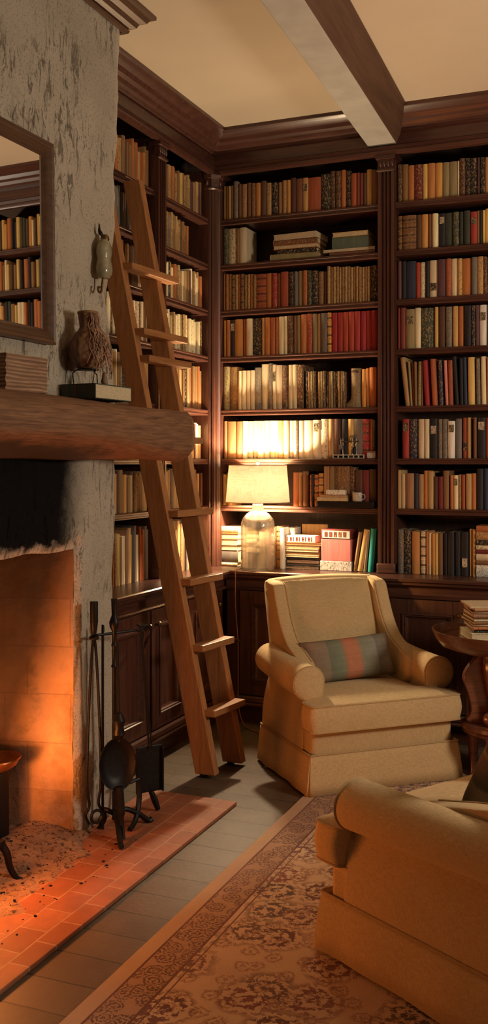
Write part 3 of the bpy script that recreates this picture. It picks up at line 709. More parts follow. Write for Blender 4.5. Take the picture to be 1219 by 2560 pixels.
for d in BOOKS:
    row = d['row']; top = (TOPS[row-1]-TH_S/2 if row else 3.43) - SHELF_Z[row]
    d['h'] = max(.08, min(d['h'], top-.012)); d['d'] = min(.20, d['h']*.72+.01)
    back = d['bay'] in ('lamp', 'table')
    d['sb'] = .03 + rng.uniform(-.006, .010)
    lo, hi = dict(lamp=(B1X0+.006, B1X1-.006), table=(B2X0+.006, B2X1-.006), ladder=(L1Y0+.006, L1Y1-.006), chimney=(L2Y0+.006, L2Y1-.006))[d['bay']]
    e_ = min(hi, d['x']+d['t']); d['x'] = max(lo, d['x']); d['t'] = max(.008, e_-d['x'])
    if d['bay'] == 'lamp' and row == 6 and d['x'] < -2.0 and d['x'] > -2.53: d['sb'] = .10
    z = SHELF_Z[row]
    P = [Vector((d['x'], YB+d['sb'], z)), Vector((d['x']+d['t'], YB+d['sb'], z+d['h']))] if back else [Vector((XL-d['sb'], d['x'], z)), Vector((XL-d['sb'], d['x']+d['t'], z+d['h']))]
    (x0, y0), (x1, y1) = pix(P[0]), pix(P[1])
    vis = max(0, min(x1, 1219)-max(x0, 312))
    if d['bay'] in ('ladder', 'chimney'):
        m = (y0+y1)/2
        if 1020 < m < 1150 and x0 < 470: vis = 0
    d['area'] = vis*abs(y0-y1); d['vis'] = vis
byrow = {}
for d in BOOKS: byrow.setdefault((d['bay'], d['row']), []).append(d)
for k, l in byrow.items():
    l.sort(key=lambda d: d['x'])
    n = len(l)
    for i, d in enumerate(l): d['n'] = i+1
    if k[0] == 'chimney':
        for i, d in enumerate(l): d['n'] = n-i
ranked = sorted(BOOKS, key=lambda d: -d['area'])
NIND = 262
solo = [d for d in ranked[:NIND] if d['vis'] > 3]
soloid = {id(d) for d in solo}
# order: keep shelf order for creation
STY = {'': 'plain', 's': 'speckled', 'b': 'banded', 'l': 'labelled'}
def book_object(d):
    bm, pg = bmesh.new(), bmesh.new()
    t = d['t']-.0012
    book_geo(bm, t, d['h'], d['d'], 0, pg)
    o = obj('book', bm, book_mat(d['code'], d['style']), angle=50)
    obj('page_block', pg, M['pages'], o, smooth=False)
    if d['style'] == 'l':
        dark = sum(PAL[d['code']][0])/3 > .14
        lb = bmesh.new(); hh = d['h']; a = rng.choice((.62, .70, .2)); r = min(.006, t*.22)
        bm_box(lb, t*.14, t*.86, -r*.5-.0006, r*.3, hh*a, hh*(a+.2)); obj('title_label', lb, label_mat(dark), o, smooth=False)
    if d['style'] == 'b':
        hh = d['h']; r = min(.006, t*.22); first = None
        for q in (.12, .34, .56, .78, .90):
            if first is None:
                lb = bmesh.new(); bm_box(lb, t*.06, t*.94, -r*.5-.0012, r*.4, -.002, .002); first = rb = obj('raised_band', lb, book_mat(d['code'], ''), o, smooth=False)
            else: rb = first.copy(); COL.objects.link(rb)
            rb.location.z = hh*q
    return o
def place(o, d):
    z = SHELF_Z[d['row']]+.0006
    if d['bay'] in ('lamp', 'table'): o.location = (d['x']+.0006, YB+d['sb'], z)
    else: o.location = (XL-d['sb'], d['x']+.0006, z); o.rotation_euler.z = R(90)
    if d['lean']: o.rotation_euler.y = -d['lean']
for k in byrow:
    for d in byrow[k]:
        if id(d) not in soloid: continue
        o = book_object(d); place(o, d)
        pn, bn = BAYN[d['bay']]
        th = 'thin ' if d['t'] < .022 else ('thick ' if d['t'] > .05 else '')
        n = d['n']
        lab = '%s%s book with %s spine, %s from %s, %s, %s' % (th, PAL[d['code']][1], STY[d['style']], ordn(n), pn, SHN[d['row']], bn)
        w = lab.split()
        if len(w) > 16: lab = lab.replace('book with %s spine' % STY[d['style']], STY[d['style']]+' book')
        w = lab.split()
        if len(w) > 16: lab = lab.replace('from the', 'from', 1)
        tag(o, lab, 'book', 'books on the %s of the %s' % (SHN[d['row']], bn))
# everything smaller or outside the frame: one object
bm = bmesh.new(); mats = []; idx = {}
for d in BOOKS:
    if id(d) in soloid: continue
    if d['bay'] == 'chimney' and d['x']+d['t'] < 4.2: pass
    key = (d['code'], 's' if d['style'] else '')
    if key not in idx: idx[key] = len(mats); mats.append(book_mat(*key))
    b2 = bmesh.new(); book_geo(b2, d['t']-.0012, d['h'], d['d'], idx[key])
    z = SHELF_Z[d['row']]+.0006
    if d['bay'] in ('lamp', 'table'): mt = Matrix.Translation((d['x']+.0006, YB+d['sb'], z))
    else: mt = Matrix.Translation((XL-d['sb'], d['x']+.0006, z)) @ Matrix.Rotation(R(90), 4, 'Z')
    if d['lean']: mt = mt @ Matrix.Rotation(-d['lean'], 4, 'Y')
    b2.transform(mt); me = bpy.data.meshes.new('tmp'); b2.to_mesh(me); b2.free(); bm.from_mesh(me); bpy.data.meshes.remove(me)
tag(obj('books', bm, mats, angle=50), 'remaining smaller books filling the shelves behind the ladder and beside the chimney', 'books', kind='stuff')

# ------------------------------------------------------------------ things lying on the shelves
def flat_book(name, x0, x1, z0, z1, y0, dep, code, style, label, cat='book', group=None, rz=0, pages_front=False):
    """a closed book lying flat, its spine (or fore-edge) towards the room"""
    w, h = x1-x0, z1-z0; b = min(.003, h*.16)
    bm, pg = bmesh.new(), bmesh.new()
    if pages_front:
        bm_box(bm, -w/2, w/2, 0, dep, 0, b); bm_box(bm, -w/2, w/2, 0, dep, h-b, h); bm_box(bm, -w/2, w/2, dep-b, dep, b, h-b)
        bm_box(pg, -w/2+.003, w/2-.003, .004, dep-b, b, h-b)
    else:
        r = min(.006, h*.2)
        out = [(dep, 0), (r, 0), (0, h*.2), (-r*.4, h*.5), (0, h*.8), (r, h), (dep, h)]; inn = [(dep, h-b), (r+b, h-b), (b, h*.5), (r+b, b), (dep, b)]
        loft(bm, [[Vector((x, y, z)) for y, z in out+inn] for x in (-w/2, w/2)])
        bm_box(pg, -w/2+.003, w/2-.003, r+b, dep-.004, b, h-b)
    o = obj(name, bm, book_mat(code, style), angle=50)
    obj('page_block', pg, M['pages'], o, smooth=False)
    o.location = ((x0+x1)/2, y0, z0+.0004); o.rotation_euler.z = R(rz)
    return tag(o, label, cat, group)
def sp(x, y, org): return on_y(org[0]+x/org[2], org[1]+y/org[2], YP)
def stack(items, org, zbase, y0, group, where, cat='book', name='book', dep=.19):
    """items from the bottom up: (xa, xb, thickness, code, style, words, rotation, pages_front)"""
    z = zbase
    for xa, xb, th, cd, st, lb, rz, pf in items:
        a, b = sp(xa, 0, org).x, sp(xb, 0, org).x
        flat_book(name, a, b, z, z+th, y0, dep, cd, st, lb+where, cat, group, rz, pf); z += th+.0006
    return z
stack([(392,745,.043,'l','','thick olive',2,False),(440,728,.027,'k','s','dark narrow',-1,False),(415,732,.024,'o','','orange-tan',1,True),(412,734,.034,'b','s','brown speckled',0,False),(410,728,.036,'c','','topmost cream',-4,True)], A, SHELF_Z[1], YB+.03, 'books lying in the middle of the second shelf down',
      ' book lying in the middle stack, second shelf down behind lamp')
stack([(300,385,.014,'k','','lower black',4,False),(305,380,.013,'n','s','upper navy',-3,False)], A, SHELF_Z[1], YB+.11, 'two dark books lying in shadow', ' book lying in the dark gap of the second shelf down')
stack([(820,1150,.026,'b','','brown',0,False),(775,1150,.016,'c','','thin pale',1,True),(840,1105,.072,'Q','','thick green',0,False),(842,1100,.028,'y','','ochre',0,True)], A, SHELF_Z[1], YB+.03, 'books lying at the post end of the second shelf down',
      ' book lying by the middle post, second shelf down behind lamp')
# sixth shelf: vase-like boot, pale instrument, small tin
def shelf_pt(x, org, row): return Vector((sp(x, 0, org).x, 0, SHELF_Z[row]+.0006))
p = shelf_pt(1000, A2, 4)
bm = bmesh.new()
rings = []
for z, cx, rx, ry in ((0,-.012,.055,.036),(.006,-.013,.057,.038),(.018,-.012,.054,.036),(.032,-.004,.044,.033),(.05,.004,.034,.031),(.075,.006,.031,.030),(.11,.006,.031,.030),(.15,.006,.0325,.031),(.20,.006,.034,.032),(.235,.006,.035,.033),(.238,.006,.030,.028),(.20,.006,.027,.026)):
    rings.append([Vector((cx+rx*math.cos(2*math.pi*k/24), ry*math.sin(2*math.pi*k/24), z)) for k in range(24)])
loft(bm, rings)
o = obj('boot_ornament', bm, book_mat('l', 's'), angle=60); o.location = (p.x, YB+.06, p.z)
tag(o, 'mottled olive boot-shaped ornament standing among books on the fifth shelf down', 'ornament')
bm = bmesh.new(); lathe(bm, [(.032,.206),(.0335,.21),(.0335,.222),(.032,.226)], (.006,0,0), 24); obj('rim', bm, book_mat('d', ''), o)
a, b = shelf_pt(852, A2, 5), shelf_pt(1078, A2, 5)
rt = thing('model_machine', 'small metal model machine on a pale slotted base, sixth shelf down', 'model', ((a.x+b.x)/2, YB+.005, a.z))
w = (b.x-a.x)/2
bm = bmesh.new(); bm_box(bm, -w, w, 0, .05, 0, .004); bm_box(bm, -w, w, 0, .05, .018, .024)
for k in range(7): bm_box(bm, -w+k*(2*w-.004)/6, -w+k*(2*w-.004)/6+.004, .0, .05, .004, .018)
obj('slotted_base', bm, M['tin'], rt, bevel=.0008)
for xx in (-.03, .03, .055):
    bm = bmesh.new(); lathe(bm, [(.006,.024),(.006,.03),(.003,.034),(.003,.075),(.006,.08),(.006,.09),(.003,.094),(.003,.12),(.001,.13)], (xx-.01, .025, 0), 12); obj('pillar', bm, M['steel'], rt)
bm = bmesh.new(); tube(bm, [(-.05,.025,.103),(.06,.025,.103)], .005, 10); obj('roller', bm, M['brass'], rt)
bm = bmesh.new()
tube(bm, [Vector((.022+.018*math.cos(t), .02, .12+.018*math.sin(t))) for t in lin(0, 2*math.pi, 20)], .003, 6, False); obj('hand_wheel', bm, M['steel'], rt)
bm = bmesh.new(); lathe(bm, [(.004,.024),(.014,.03),(.016,.05),(.012,.066),(.006,.07)], (.03,.03,0), 14); obj('gear_housing', bm, M['iron'], rt)
bm = bmesh.new(); bm_box(bm, -.062, -.045, .012, .038, .055, .085); lathe(bm, [(.008,.085),(.004,.1),(.008,.11),(.001,.125)], (-.053,.025,0), 12); obj('ink_block', bm, M['steel'], rt, bevel=.003)
a, b = shelf_pt(1098, A2, 5), shelf_pt(1160, A2, 5)
rt = thing('small_tin', 'small pale square tin beside the model machine by the post', 'tin', ((a.x+b.x)/2, YB+.012, a.z)); w = (b.x-a.x)/2
bm = bmesh.new(); bm_box(bm, -w, w, 0, .045, 0, .036); obj('tin_body', bm, M['tin'], rt, bevel=.003)
bm = bmesh.new(); bm_box(bm, -w-.001, w+.001, -.001, .046, .037, .044); obj('lid', bm, book_mat('b', ''), rt, bevel=.002)
# seventh shelf, right end: dark tray with books, speckled box and white mug
a, b = shelf_pt(752, A3, 6), shelf_pt(1160, A3, 6)
o = box('dark_tray', a.x, b.x, YB-.03, YB+.022, a.z, a.z+.038, M['iron'], None, .004); tag(o, 'long black case lying along the front of the seventh shelf down', 'case')
z = a.z+.039
a, b = sp(748, 0, A3), sp(965, 0, A3)
# tall books are behind; the lying ones keep to the shelf front
flat_book('book', a.x, b.x, z, z+.024, YB-.028, .048, 'y', 's', 'lower ochre book lying on the black case', 'book', 'books lying on the black case', 0, True)
flat_book('book', a.x+.02, b.x-.003, z+.0246, z+.036, YB-.028, .048, 'o', '', 'upper orange-tan book lying on the black case', 'book', 'books lying on the black case', 0, True)
a, b = sp(815, 0, A3), sp(950, 0, A3)
tag(box('small_box', a.x, b.x, YB-.026, YB+.018, z+.0368, z+.068, book_mat('w', 's'), None, .003), 'small white speckled box on top of the ochre books', 'box')
a, b = sp(992, 0, A3), sp(1076, 0, A3)
rt = thing('mug', 'white mug standing on the black case, seventh shelf down', 'mug', ((a.x+b.x)/2, YB-.002, z)); w = min((b.x-a.x)/2, .024)*1.25
bm = bmesh.new(); lathe(bm, [(.001,0),(w*.9,0),(w,.004),(w,.052),(w*.92,.053),(w*.9,.01),(.001,.008)], (0,0,0), 24, 1.0, .72); obj('cup', bm, M['tin'], rt)
bm = bmesh.new(); tube(bm, [(w,0,.042),(w+.014,0,.04),(w+.018,0,.028),(w+.012,0,.014),(w,0,.010)], .003, 8); obj('handle', bm, M['tin'], rt)
# ------------------------------------------------------------------ things on the worktop behind the lamp and chair
YW = YB+.015
g = 'books lying on the worktop by the corner post'
org = A3; zb = CT_Z+.0006
a = sp(25, 0, org).x; b = sp(160, 0, org).x
z = zb
for th, cd, st, lb, pf in ((.022,'c','s','lowest pale speckled',False),(.078,'G','','thick grey',False),(.034,'c','s','third pale',True),(.038,'c','','cream banded',True),(.034,'y','','narrow ochre',True),(.042,'c','b','topmost pale banded',False)):
    flat_book('book', a, b+rng.uniform(-.004,.006), z, z+th, YW, .19, cd, st, lb+' book lying in the worktop stack against the corner post', 'book', g, 0, pf); z += th+.0006
a = sp(190, 0, org).x
z = zb
for i, (xa, xb, th, cd, st, lb) in enumerate(((190,290,.09,'G','s','grey speckled'),(195,285,.045,'c','','lower cream'),(200,285,.045,'c','s','upper pale speckled'),(198,280,.035,'y','','topmost ochre'))):
    flat_book('book', sp(xa,0,org).x, sp(xb,0,org).x, z, z+th, YW+.03, .15, cd, st, lb+' book lying directly behind the glass lamp', 'book', 'books lying behind the glass lamp', 0, i % 2 == 1); z += th+.0006
def standing(xa, xb, h, cd, st, lb, y0, org, grp, d_=.15):
    a, b = sp(xa,0,org).x, sp(xb,0,org).x
    o = book_object(dict(t=b-a, h=h, d=d_, code=cd, style=st)); o.location = (a+.0006, y0, zb); tag(o, lb, 'book', grp); return o
gb = 'books standing behind the glass lamp'
standing(300, 345, .22, 'c', 's', 'pale speckled book standing behind the glass lamp', YW+.04, org, gb)
standing(346, 392, .235, 'a', '', 'tan book standing behind the glass lamp', YW+.04, org, gb)
standing(396, 432, .255, 'b', 's', 'brown speckled book standing at the lamp, nearer the corner', YW+.02, org, gb)
standing(433, 468, .26, 'b', 'b', 'brown banded book standing beside the white slipcase', YW+.02, org, gb)
standing(471, 505, .252, 'w', '', 'tall white book standing beside the glass lamp on the worktop', YW-.012, org, 'white books by the lamp')
standing(506, 545, .250, 'w', 's', 'white speckled book standing behind the pile of papers', YW+.07, org, 'white books by the lamp')
gm = 'magazines piled on the worktop'
z = zb
for i, (xa, xb, th, cd, st, lb) in enumerate(((510,748,.012,'k','s','lowest dark'),(520,750,.013,'G','','grey'),(515,750,.012,'d','','dark brown'),(530,752,.013,'k','','thin black'),(508,750,.010,'c','','pale'),(512,755,.013,'b','','brown'),(506,748,.013,'c','s','cream speckled'),(502,752,.014,'c','','plain cream'),(503,768,.012,'r','','rust'))):
    th *= 1.42
    flat_book('magazine', sp(xa,0,org).x, sp(xb,0,org).x-.002, z, z+th, YW+(.006 if i % 2 else .0), .16, cd, st, lb+' magazine lying in the tall worktop pile between white book and pink box', 'magazine', gm, 0, i % 2 == 0); z += th+.0006
a, b = sp(505,0,org).x, sp(722,0,org).x
rt = thing('paper_box', 'white box with dark red block marks on top of the magazines', 'box', ((a+b)/2, YW+.004, z)); w = (b-a)/2
bm = bmesh.new(); bm_box(bm, -w, w, 0, .12, 0, .042); obj('box_body', bm, book_mat('w', ''), rt, bevel=.002)
bm = bmesh.new()
for k in range(9):
    x = -w+.012+k*(2*w-.02)/9; bm_box(bm, x, x+.006+.004*(k % 2), -.001, .001, .008, .034)
    if k % 2: bm_box(bm, x, x+.013, -.001, .001, .019, .024)
obj('block_marks', bm, book_mat('m', ''), rt, smooth=False)
a, b = sp(555,0,org).x, sp(745,0,org).x
tag(box('tan_board', a, b, YW+.185, YW+.20, zb, zb+.268, book_mat('y', ''), None, .002), 'plain tan board standing behind the pile of magazines', 'board')
a, b = sp(768,0,org).x, sp(982,0,org).x
rt = thing('pink_box', 'pink box with pale patterned bands standing on the worktop', 'box', ((a+b)/2, YW-.004, zb)); w = (b-a)/2
bm = bmesh.new(); bm_box(bm, -w, w, 0, .15, .058, .192); obj('box_body', bm, book_mat('p', ''), rt, bevel=.003)
bm = bmesh.new(); bm_box(bm, -w-.006, w+.004, -.002, .15, 0, .0575); obj('lower_band', bm, book_mat('w', 's'), rt, bevel=.002)
bm = bmesh.new(); bm_box(bm, -w, w, 0, .15, .1925, .25); obj('upper_case', bm, book_mat('m', ''), rt, bevel=.003)
bm = bmesh.new(); bm_box(bm, -w+.008, w-.006, -.002, .001, .198, .243); lbp = obj('pale_label', bm, book_mat('w', ''), rt, smooth=False)
bm = bmesh.new()
for k in range(5):
    x = -w+.022+k*(2*w-.04)/5; bm_box(bm, x, x+.018, -.003, -.001, .206, .236)
obj('block_marks', bm, book_mat('m', 's'), lbp, smooth=False)
for i, (xa, xb, xt, yt, cd, lb) in enumerate(((996,1022,1038,580,'b','brown'),(1025,1066,1078,560,'y','ochre'),(1070,1092,1098,575,'l','olive'),(1100,1142,1126,556,'t','teal'))):
    a, b = sp(xa,0,org).x, sp(xb,0,org).x; q = sp(xt, yt, org)
    o = book_object(dict(t=b-a, h=q.z-zb, d=.16, code=cd, style='')); ln = math.atan2(q.x-a, q.z-zb)
    o.location = (a, YW, zb+(b-a)*math.sin(ln)); o.rotation_euler.y = ln
    tag(o, lb+' book leaning against the middle post on the worktop', 'book', 'books leaning on the worktop by the middle post')
# flat pile at the end of the worktop row above the side table
org = T3; a, b = sp(805,0,org).x, sp(915,0,org).x; z = zb
for th, cd, st, lb in ((.045,'w','s','lowest white'),(.016,'b','','brown'),(.026,'c','','cream'),(.014,'m','','maroon'),(.018,'c','s','pale speckled'),(.02,'k','s','black speckled'),(.03,'y','s','ochre speckled'),(.024,'r','','topmost rust')):
    th *= 1.5
    flat_book('book', a, b, z, z+th, YW, .16, cd, st, lb+' book lying in the worktop stack above the side table', 'book', 'books lying on the worktop above the side table'); z += th+.0006
# ------------------------------------------------------------------ rug
RX, RY = -1.575, 1.0
bm = bmesh.new()
grid(bm, lambda x, y: Vector((x, y, .009+.0015*noise.noise(Vector((x*5, y*5, 0))))), lin(0, 2.6, 40), lin(0, 4.2, 60))
g2 = bmesh.ops.extrude_face_region(bm, geom=bm.faces[:])
for v in [e for e in g2['geom'] if isinstance(e, bmesh.types.BMVert)]: v.co.z = .0006
o = obj('rug', bm, M['rug'], angle=60); o.location = (RX, RY, 0)
tag(o, 'worn tan and dark red patterned rug lying on the stone floor', 'rug')

# ------------------------------------------------------------------ armchair
def outline_T():
    """seat cushion plan with ears in front of the arms"""
    pts = [(-.405,-.03),(.405,-.03),(.405,.095),(.285,.125),(.285,.50),(-.285,.50),(-.285,.125),(-.405,.095)]
    rad = [.035,.035,.03,.02,.03,.03,.02,.03]
    out = []
    n = len(pts)
    for i in range(n):
        p, a, b = Vector(pts[i]), Vector(pts[i-1]), Vector(pts[(i+1) % n]); r = rad[i]
        d1, d2 = (a-p).normalized(), (b-p).normalized()
        s, e = p+d1*r, p+d2*r
        for k in range(6):
            t = k/5; out.append((s*(1-t)**2 + p*2*t*(1-t) + e*t*t))
    # resample evenly
    tot = []; L_ = 0
    for i in range(len(out)):
        tot.append(L_); L_ += (out[(i+1) % len(out)]-out[i]).length
    res = []; m = 140
    for k in range(m):
        s = L_*k/m; i = max(j for j in range(len(out)) if tot[j] <= s)
        seg = (out[(i+1) % len(out)]-out[i]); res.append(out[i]+seg*((s-tot[i])/max(seg.length, 1e-9)))
    return res
def pillow_rings(bm, plan, z0, z1, cen, bulge=.012, crown=.03, sag=0):
    rings = []
    def ring(s, z): return [Vector((cen[0]+(p.x-cen[0])*s, cen[1]+(p.y-cen[1])*s, z)) for p in plan]
    h = z1-z0
    for s in (.02, .3, .6, .85, .95): rings.append(ring(s, z0))
    for t in (0, .12, .3, .5, .7, .88, 1.0):
        o = 1+bulge*math.sin(math.pi*t)/.4
        rings.append(ring(o, z0+h*t))
    for s in (.985, .95, .88, .78, .65, .5, .35, .2, .02):
        rings.append(ring(s, z1+crown*(1-s**2.2)**.8))
    loft(bm, rings)
def make_armchair(label):
    root = thing('armchair', label, 'armchair', group='mustard yellow armchairs')
    fb, pp = M['fabric'], M['piping']
    # rail above the skirt
    bm = bmesh.new(); bm_box(bm, -.385, .385, .02, .64, .10, .325)
    base = obj('seat_rail', bm, fb, root, bevel=.03, segs=4)
    # skirt: four panels meeting in inverted corner pleats
    W, D = .398, .0
    def skirt_path(k):                   # k = 0 top, 1 hem
        e = .022*k
        c = [(-W-e, D-e), (W+e, D-e), (W+e, .655+e*.4), (-W-e, .655+e*.4)]
        path = []
        for i in range(4):
            a, b = Vector(c[i]), Vector(c[(i+1) % 4]); d = (b-a).normalized(); nrm = Vector((-d.y, d.x))
            m = 26
            for q in range(m+1):
                t = q/m; p = a.lerp(b, t)
                w = math.sin(t*23+i)*.003*k + math.sin(t*9+i*2)*.004*k
                if q == 0: p = a + d*.010*k
                if q == m: p = b - d*.010*k
                path.append(p - nrm*w)
            nd = (Vector(c[(i+2) % 4])-b).normalized()
            path.append(b + (nrm-d)*.012*k + nd*0)         # the pleat tucks in
        return path
    bm = bmesh.new(); z0, z1 = .012, .205
    loft(bm, [[Vector((p.x, p.y, z1+(z0-z1)*k)) for p in skirt_path(k**.8)] for k in (0, .15, .4, .7, 1)], True, False)
    sk = obj('skirt', bm, fb, root, angle=60)
    s = sk.modifiers.new('thick', 'SOLIDIFY'); s.thickness = .006; s.offset = -1
    bm = bmesh.new(); pth = [Vector((p.x*1.004, p.y-.002, z1+.001)) for p in skirt_path(0)]
    tube(bm, pth+pth[:1], .0042, 6, False); obj('skirt_piping', bm, pp, sk)
    # seat cushion
    bm = bmesh.new(); plan = outline_T(); pillow_rings(bm, plan, .318, .452, (0, .19))
    cu = obj('seat_cushion', bm, fb, root, angle=80)
    bm = bmesh.new()
    for z in (.322, .450): tube(bm, [Vector((p.x*1.006, .19+(p.y-.19)*1.006, z)) for p in plan+plan[:1]], .0048, 6, False)
    obj('cushion_piping', bm, pp, cu)
    # arms: rolled outward
    def arm_prof(sx, y):
        k = (y-.115)/.5; up = .018*k + .028*max(0, k-.55); rl = 1+.06*(1-k)
        cx, cz, r = .352, .535+up, .083*rl
        pr = [(.288,.27),(.284,.40),(.282,.47)]
        for a in lin(168, -78, 19): pr.append((cx+r*math.cos(R(a))*(.86 if math.cos(R(a)) < 0 else 1), cz+r*math.sin(R(a))))
        pr += [(.354,.448+up),(.366,.415+up*.8),(.382,.36+up*.3),(.393,.29),(.396,.20),(.34,.19)]
        return [Vector((sx*x, y, z)) for x, z in pr]
    for sx in (-1, 1):
        bm = bmesh.new()
        rings = []
        for y, sc_ in ((.104,.90),(.107,.965),(.115,1.0)) :
            r_ = arm_prof(sx, .115); cxx = sum((p.x for p in r_))/len(r_); czz = .48
            rings.append([Vector((cxx+(p.x-cxx)*sc_, y, czz+(p.z-czz)*(1-(1-sc_)*.6))) for p in r_])
        for y in (.15, .22, .30, .38, .46, .54, .60, .64): rings.append(arm_prof(sx, y))
        loft(bm, rings)
        a = obj('arm', bm, fb, root, angle=60)
        bm = bmesh.new(); fr = arm_prof(sx, .113); tube(bm, [p+Vector((0,-.001,0)) for p in fr[:-4]], .0042, 6); obj('arm_piping', bm, pp, a)
    # back: outer shell, inside-back pad and wings that sweep down to the arms
    bm = bmesh.new()
    def back_ring(t):
        z = .30+.665*t; y = .585+.045*t; hw = .352-.022*max(0, t-.2)
        r = []
        m = 24
        for k in range(m+1):
            u = -1+2*k/m; r.append(Vector((u*hw, y+.075-.03*max(0, abs(u)-.75)/.25, z+ (0.012*(1-u*u) if t > .9 else 0))))
        for k in range(m+1):
            u = 1-2*k/m; r.append(Vector((u*hw, y-.02+.025*max(0, abs(u)-.8)/.2, z+(0.012*(1-u*u) if t > .9 else 0))))
        return r
    rings = [back_ring(t) for t in lin(0, 1, 14)]
    top = back_ring(1)
    for s, dz in ((.95, .014), (.8, .022), (.5, .026)):
        rings.append([Vector((p.x*(1-(1-s)*.12), .658+(p.y-.658)*s, p.z+dz)) for p in top])
    loft(bm, rings); obj('backrest', bm, fb, root, angle=70)
    bm = bmesh.new(); rings = []
    for t in lin(0, 1, 22):                                  # the soft pad of the inside back
        z = .44+.535*t
        hw = .282 + .018*t; y0 = .475 + .085*t
        f = 1 - (abs(2*t-1))**5
        pf = .05*f + .014*math.sin(math.pi*t)
        if t > .93: pf *= .75
        r = []
        m = 28
        for k in range(m+1):
            u = -1+2*k/m
            r.append(Vector((u*hw, y0+.05-pf*(1-abs(u)**3.5)-.015+.006*noise.noise(Vector((u*3, t*5, 2)))*(1 if abs(u) > .5 else .5), z+.015*(1-u*u)*t)))
        for k in range(m+1):
            u = 1-2*k/m; r.append(Vector((u*hw*.97, y0+.085, z+.015*(1-u*u)*t)))
        rings.append(r)
    loft(bm, rings); obj('inside_back', bm, fb, root, angle=80)
    for sx in (-1, 1):
        prof = catmull([(.655,.42,0),(.30,.45,0),(.225,.575,0),(.30,.628,0),(.40,.675,0),(.468,.755,0),(.508,.86,0),(.528,.945,0),(.545,.973,0),(.60,.982,0),(.672,.972,0),(.675,.80,0),(.66,.60,0)], 6, True)
        bm = bmesh.new(); rings = []
        cy, cz = .56, .68
        for x, s in ((.268,.93),(.274,.975),(.288,1.0),(.31,1.01),(.332,1.0),(.347,.975),(.353,.93)):
            rings.append([Vector((sx*(x+.012*max(0, (.7-p.y))*0), cy+(p.x-cy)*s, cz+(p.y-cz)*(1-(1-s)*.55))) for p in prof])
        loft(bm, rings); wg = obj('wing', bm, fb, root, angle=70)
        bm = bmesh.new(); seg = [Vector((sx*.281, cy+(p.x-cy)*.992-.001, cz+(p.y-cz)*.997)) for p in prof][int(6*2.6):int(6*9.5)]
        tube(bm, seg, .0042, 6); obj('wing_piping', bm, pp, wg)
    for o in root.children_recursive:
        if o.name.split('.')[0] in ('backrest', 'inside_back', 'wing', 'wing_piping'):
            for v in o.data.vertices: v.co.x *= .95; v.co.y += .10*max(0, (v.co.z-.45)/.52)**1.1
    for sx, y in ((-.34,.06),(.34,.06),(-.34,.60),(.34,.60)):
        bm = bmesh.new(); loft(bm, [[Vector((sx+a*q, y+b*q, z)) for a, b in ((-1,-1),(1,-1),(1,1),(-1,1))] for z, q in ((0,.016),(.10,.024))]); obj('leg', bm, M['table'], root, smooth=False)
    return root
far = make_armchair('mustard yellow armchair facing the room in front of the bookcase corner')
def place_chair(o, corner, angle, sx, scale=1.0, z=0.0):
    """put the front corner (local x = sx) over a floor point"""
    o.rotation_euler.z = angle; o.scale = (scale,)*3
    ux, uy = math.cos(angle), math.sin(angle)
    o.location = (corner[0]-sx*scale*ux, corner[1]-sx*scale*uy, z)
near = make_armchair('')
for o in near.children_recursive:
    if o.type == 'MESH' and not o.data.get('deep'):
        o.data['deep'] = 1
        for v in o.data.vertices:
            if v.co.y > .14: v.co.y = .14+(v.co.y-.14)*1.75
near['label'] = 'mustard yellow armchair seen from its side, cut off by the front of the view'
place_chair(far, (-1.553, 4.525), R(43), -.42)
far.scale = (1.02, 1, .97)
place_chair(near, (-1.035, 3.10), R(239), .42, 1.0, .009)
near.scale = (1.05, 1, .93); near.location -= Vector((math.cos(R(239)), math.sin(R(239)), 0))*.42*.05

def cushion(name, w, h, d, mat, label, piping=None):
    bm = bmesh.new(); nu, nv = 36, 20
    def pt(u, v, s):
        e = (1-abs(u)**3.2)*(1-abs(v)**3.2); pin = 1-.07*(1-abs(v))*abs(u)**6*0
        x = u*w/2*(1-.05*(1-v*v)*0-.045*(1-abs(u)**.01)); z = v*h/2
        x *= 1+.03*v*v; z *= 1+.05*u*u
        wr = noise.noise(Vector((u*4+9, v*4, s)))*.008*(abs(u)**2)
        return Vector((x, s*(d/2*max(e, 0)**.55)+wr*e, z))
    for s in (-1, 1):
        gv = {}
        for i in range(nu+1):
            for j in range(nv+1): gv[i, j] = bm.verts.new(pt(-1+2*i/nu, -1+2*j/nv, s))
        for i in range(nu):
            for j in range(nv): bm.faces.new((gv[i,j], gv[i+1,j], gv[i+1,j+1], gv[i,j+1]))
    bmesh.ops.remove_doubles(bm, verts=bm.verts, dist=.0004)
    return tag(obj(name, bm, mat, angle=70), label, 'cushion')
def in_chair(ch, x, y, z):
    a = ch.rotation_euler.z; s = ch.scale.x
    return Vector((ch.location.x+s*(x*math.cos(a)-y*math.sin(a)), ch.location.y+s*(x*math.sin(a)+y*math.cos(a)), ch.location.z+s*z))
c1 = cushion('lumbar_cushion', .50, .215, .13, M['stripe'], 'striped green and rust lumbar cushion resting in the far armchair')
c1.location = in_chair(far, -.02, .375, .560); c1.rotation_euler = (R(-22), R(-3), far.rotation_euler.z)
c2 = cushion('plaid_cushion', .42, .40, .15, M['plaid'], 'dark plaid cushion propped inside the near armchair')
c2.location = in_chair(near, -.015, .44, .60); c2.rotation_euler = (R(-28), R(3), near.rotation_euler.z)

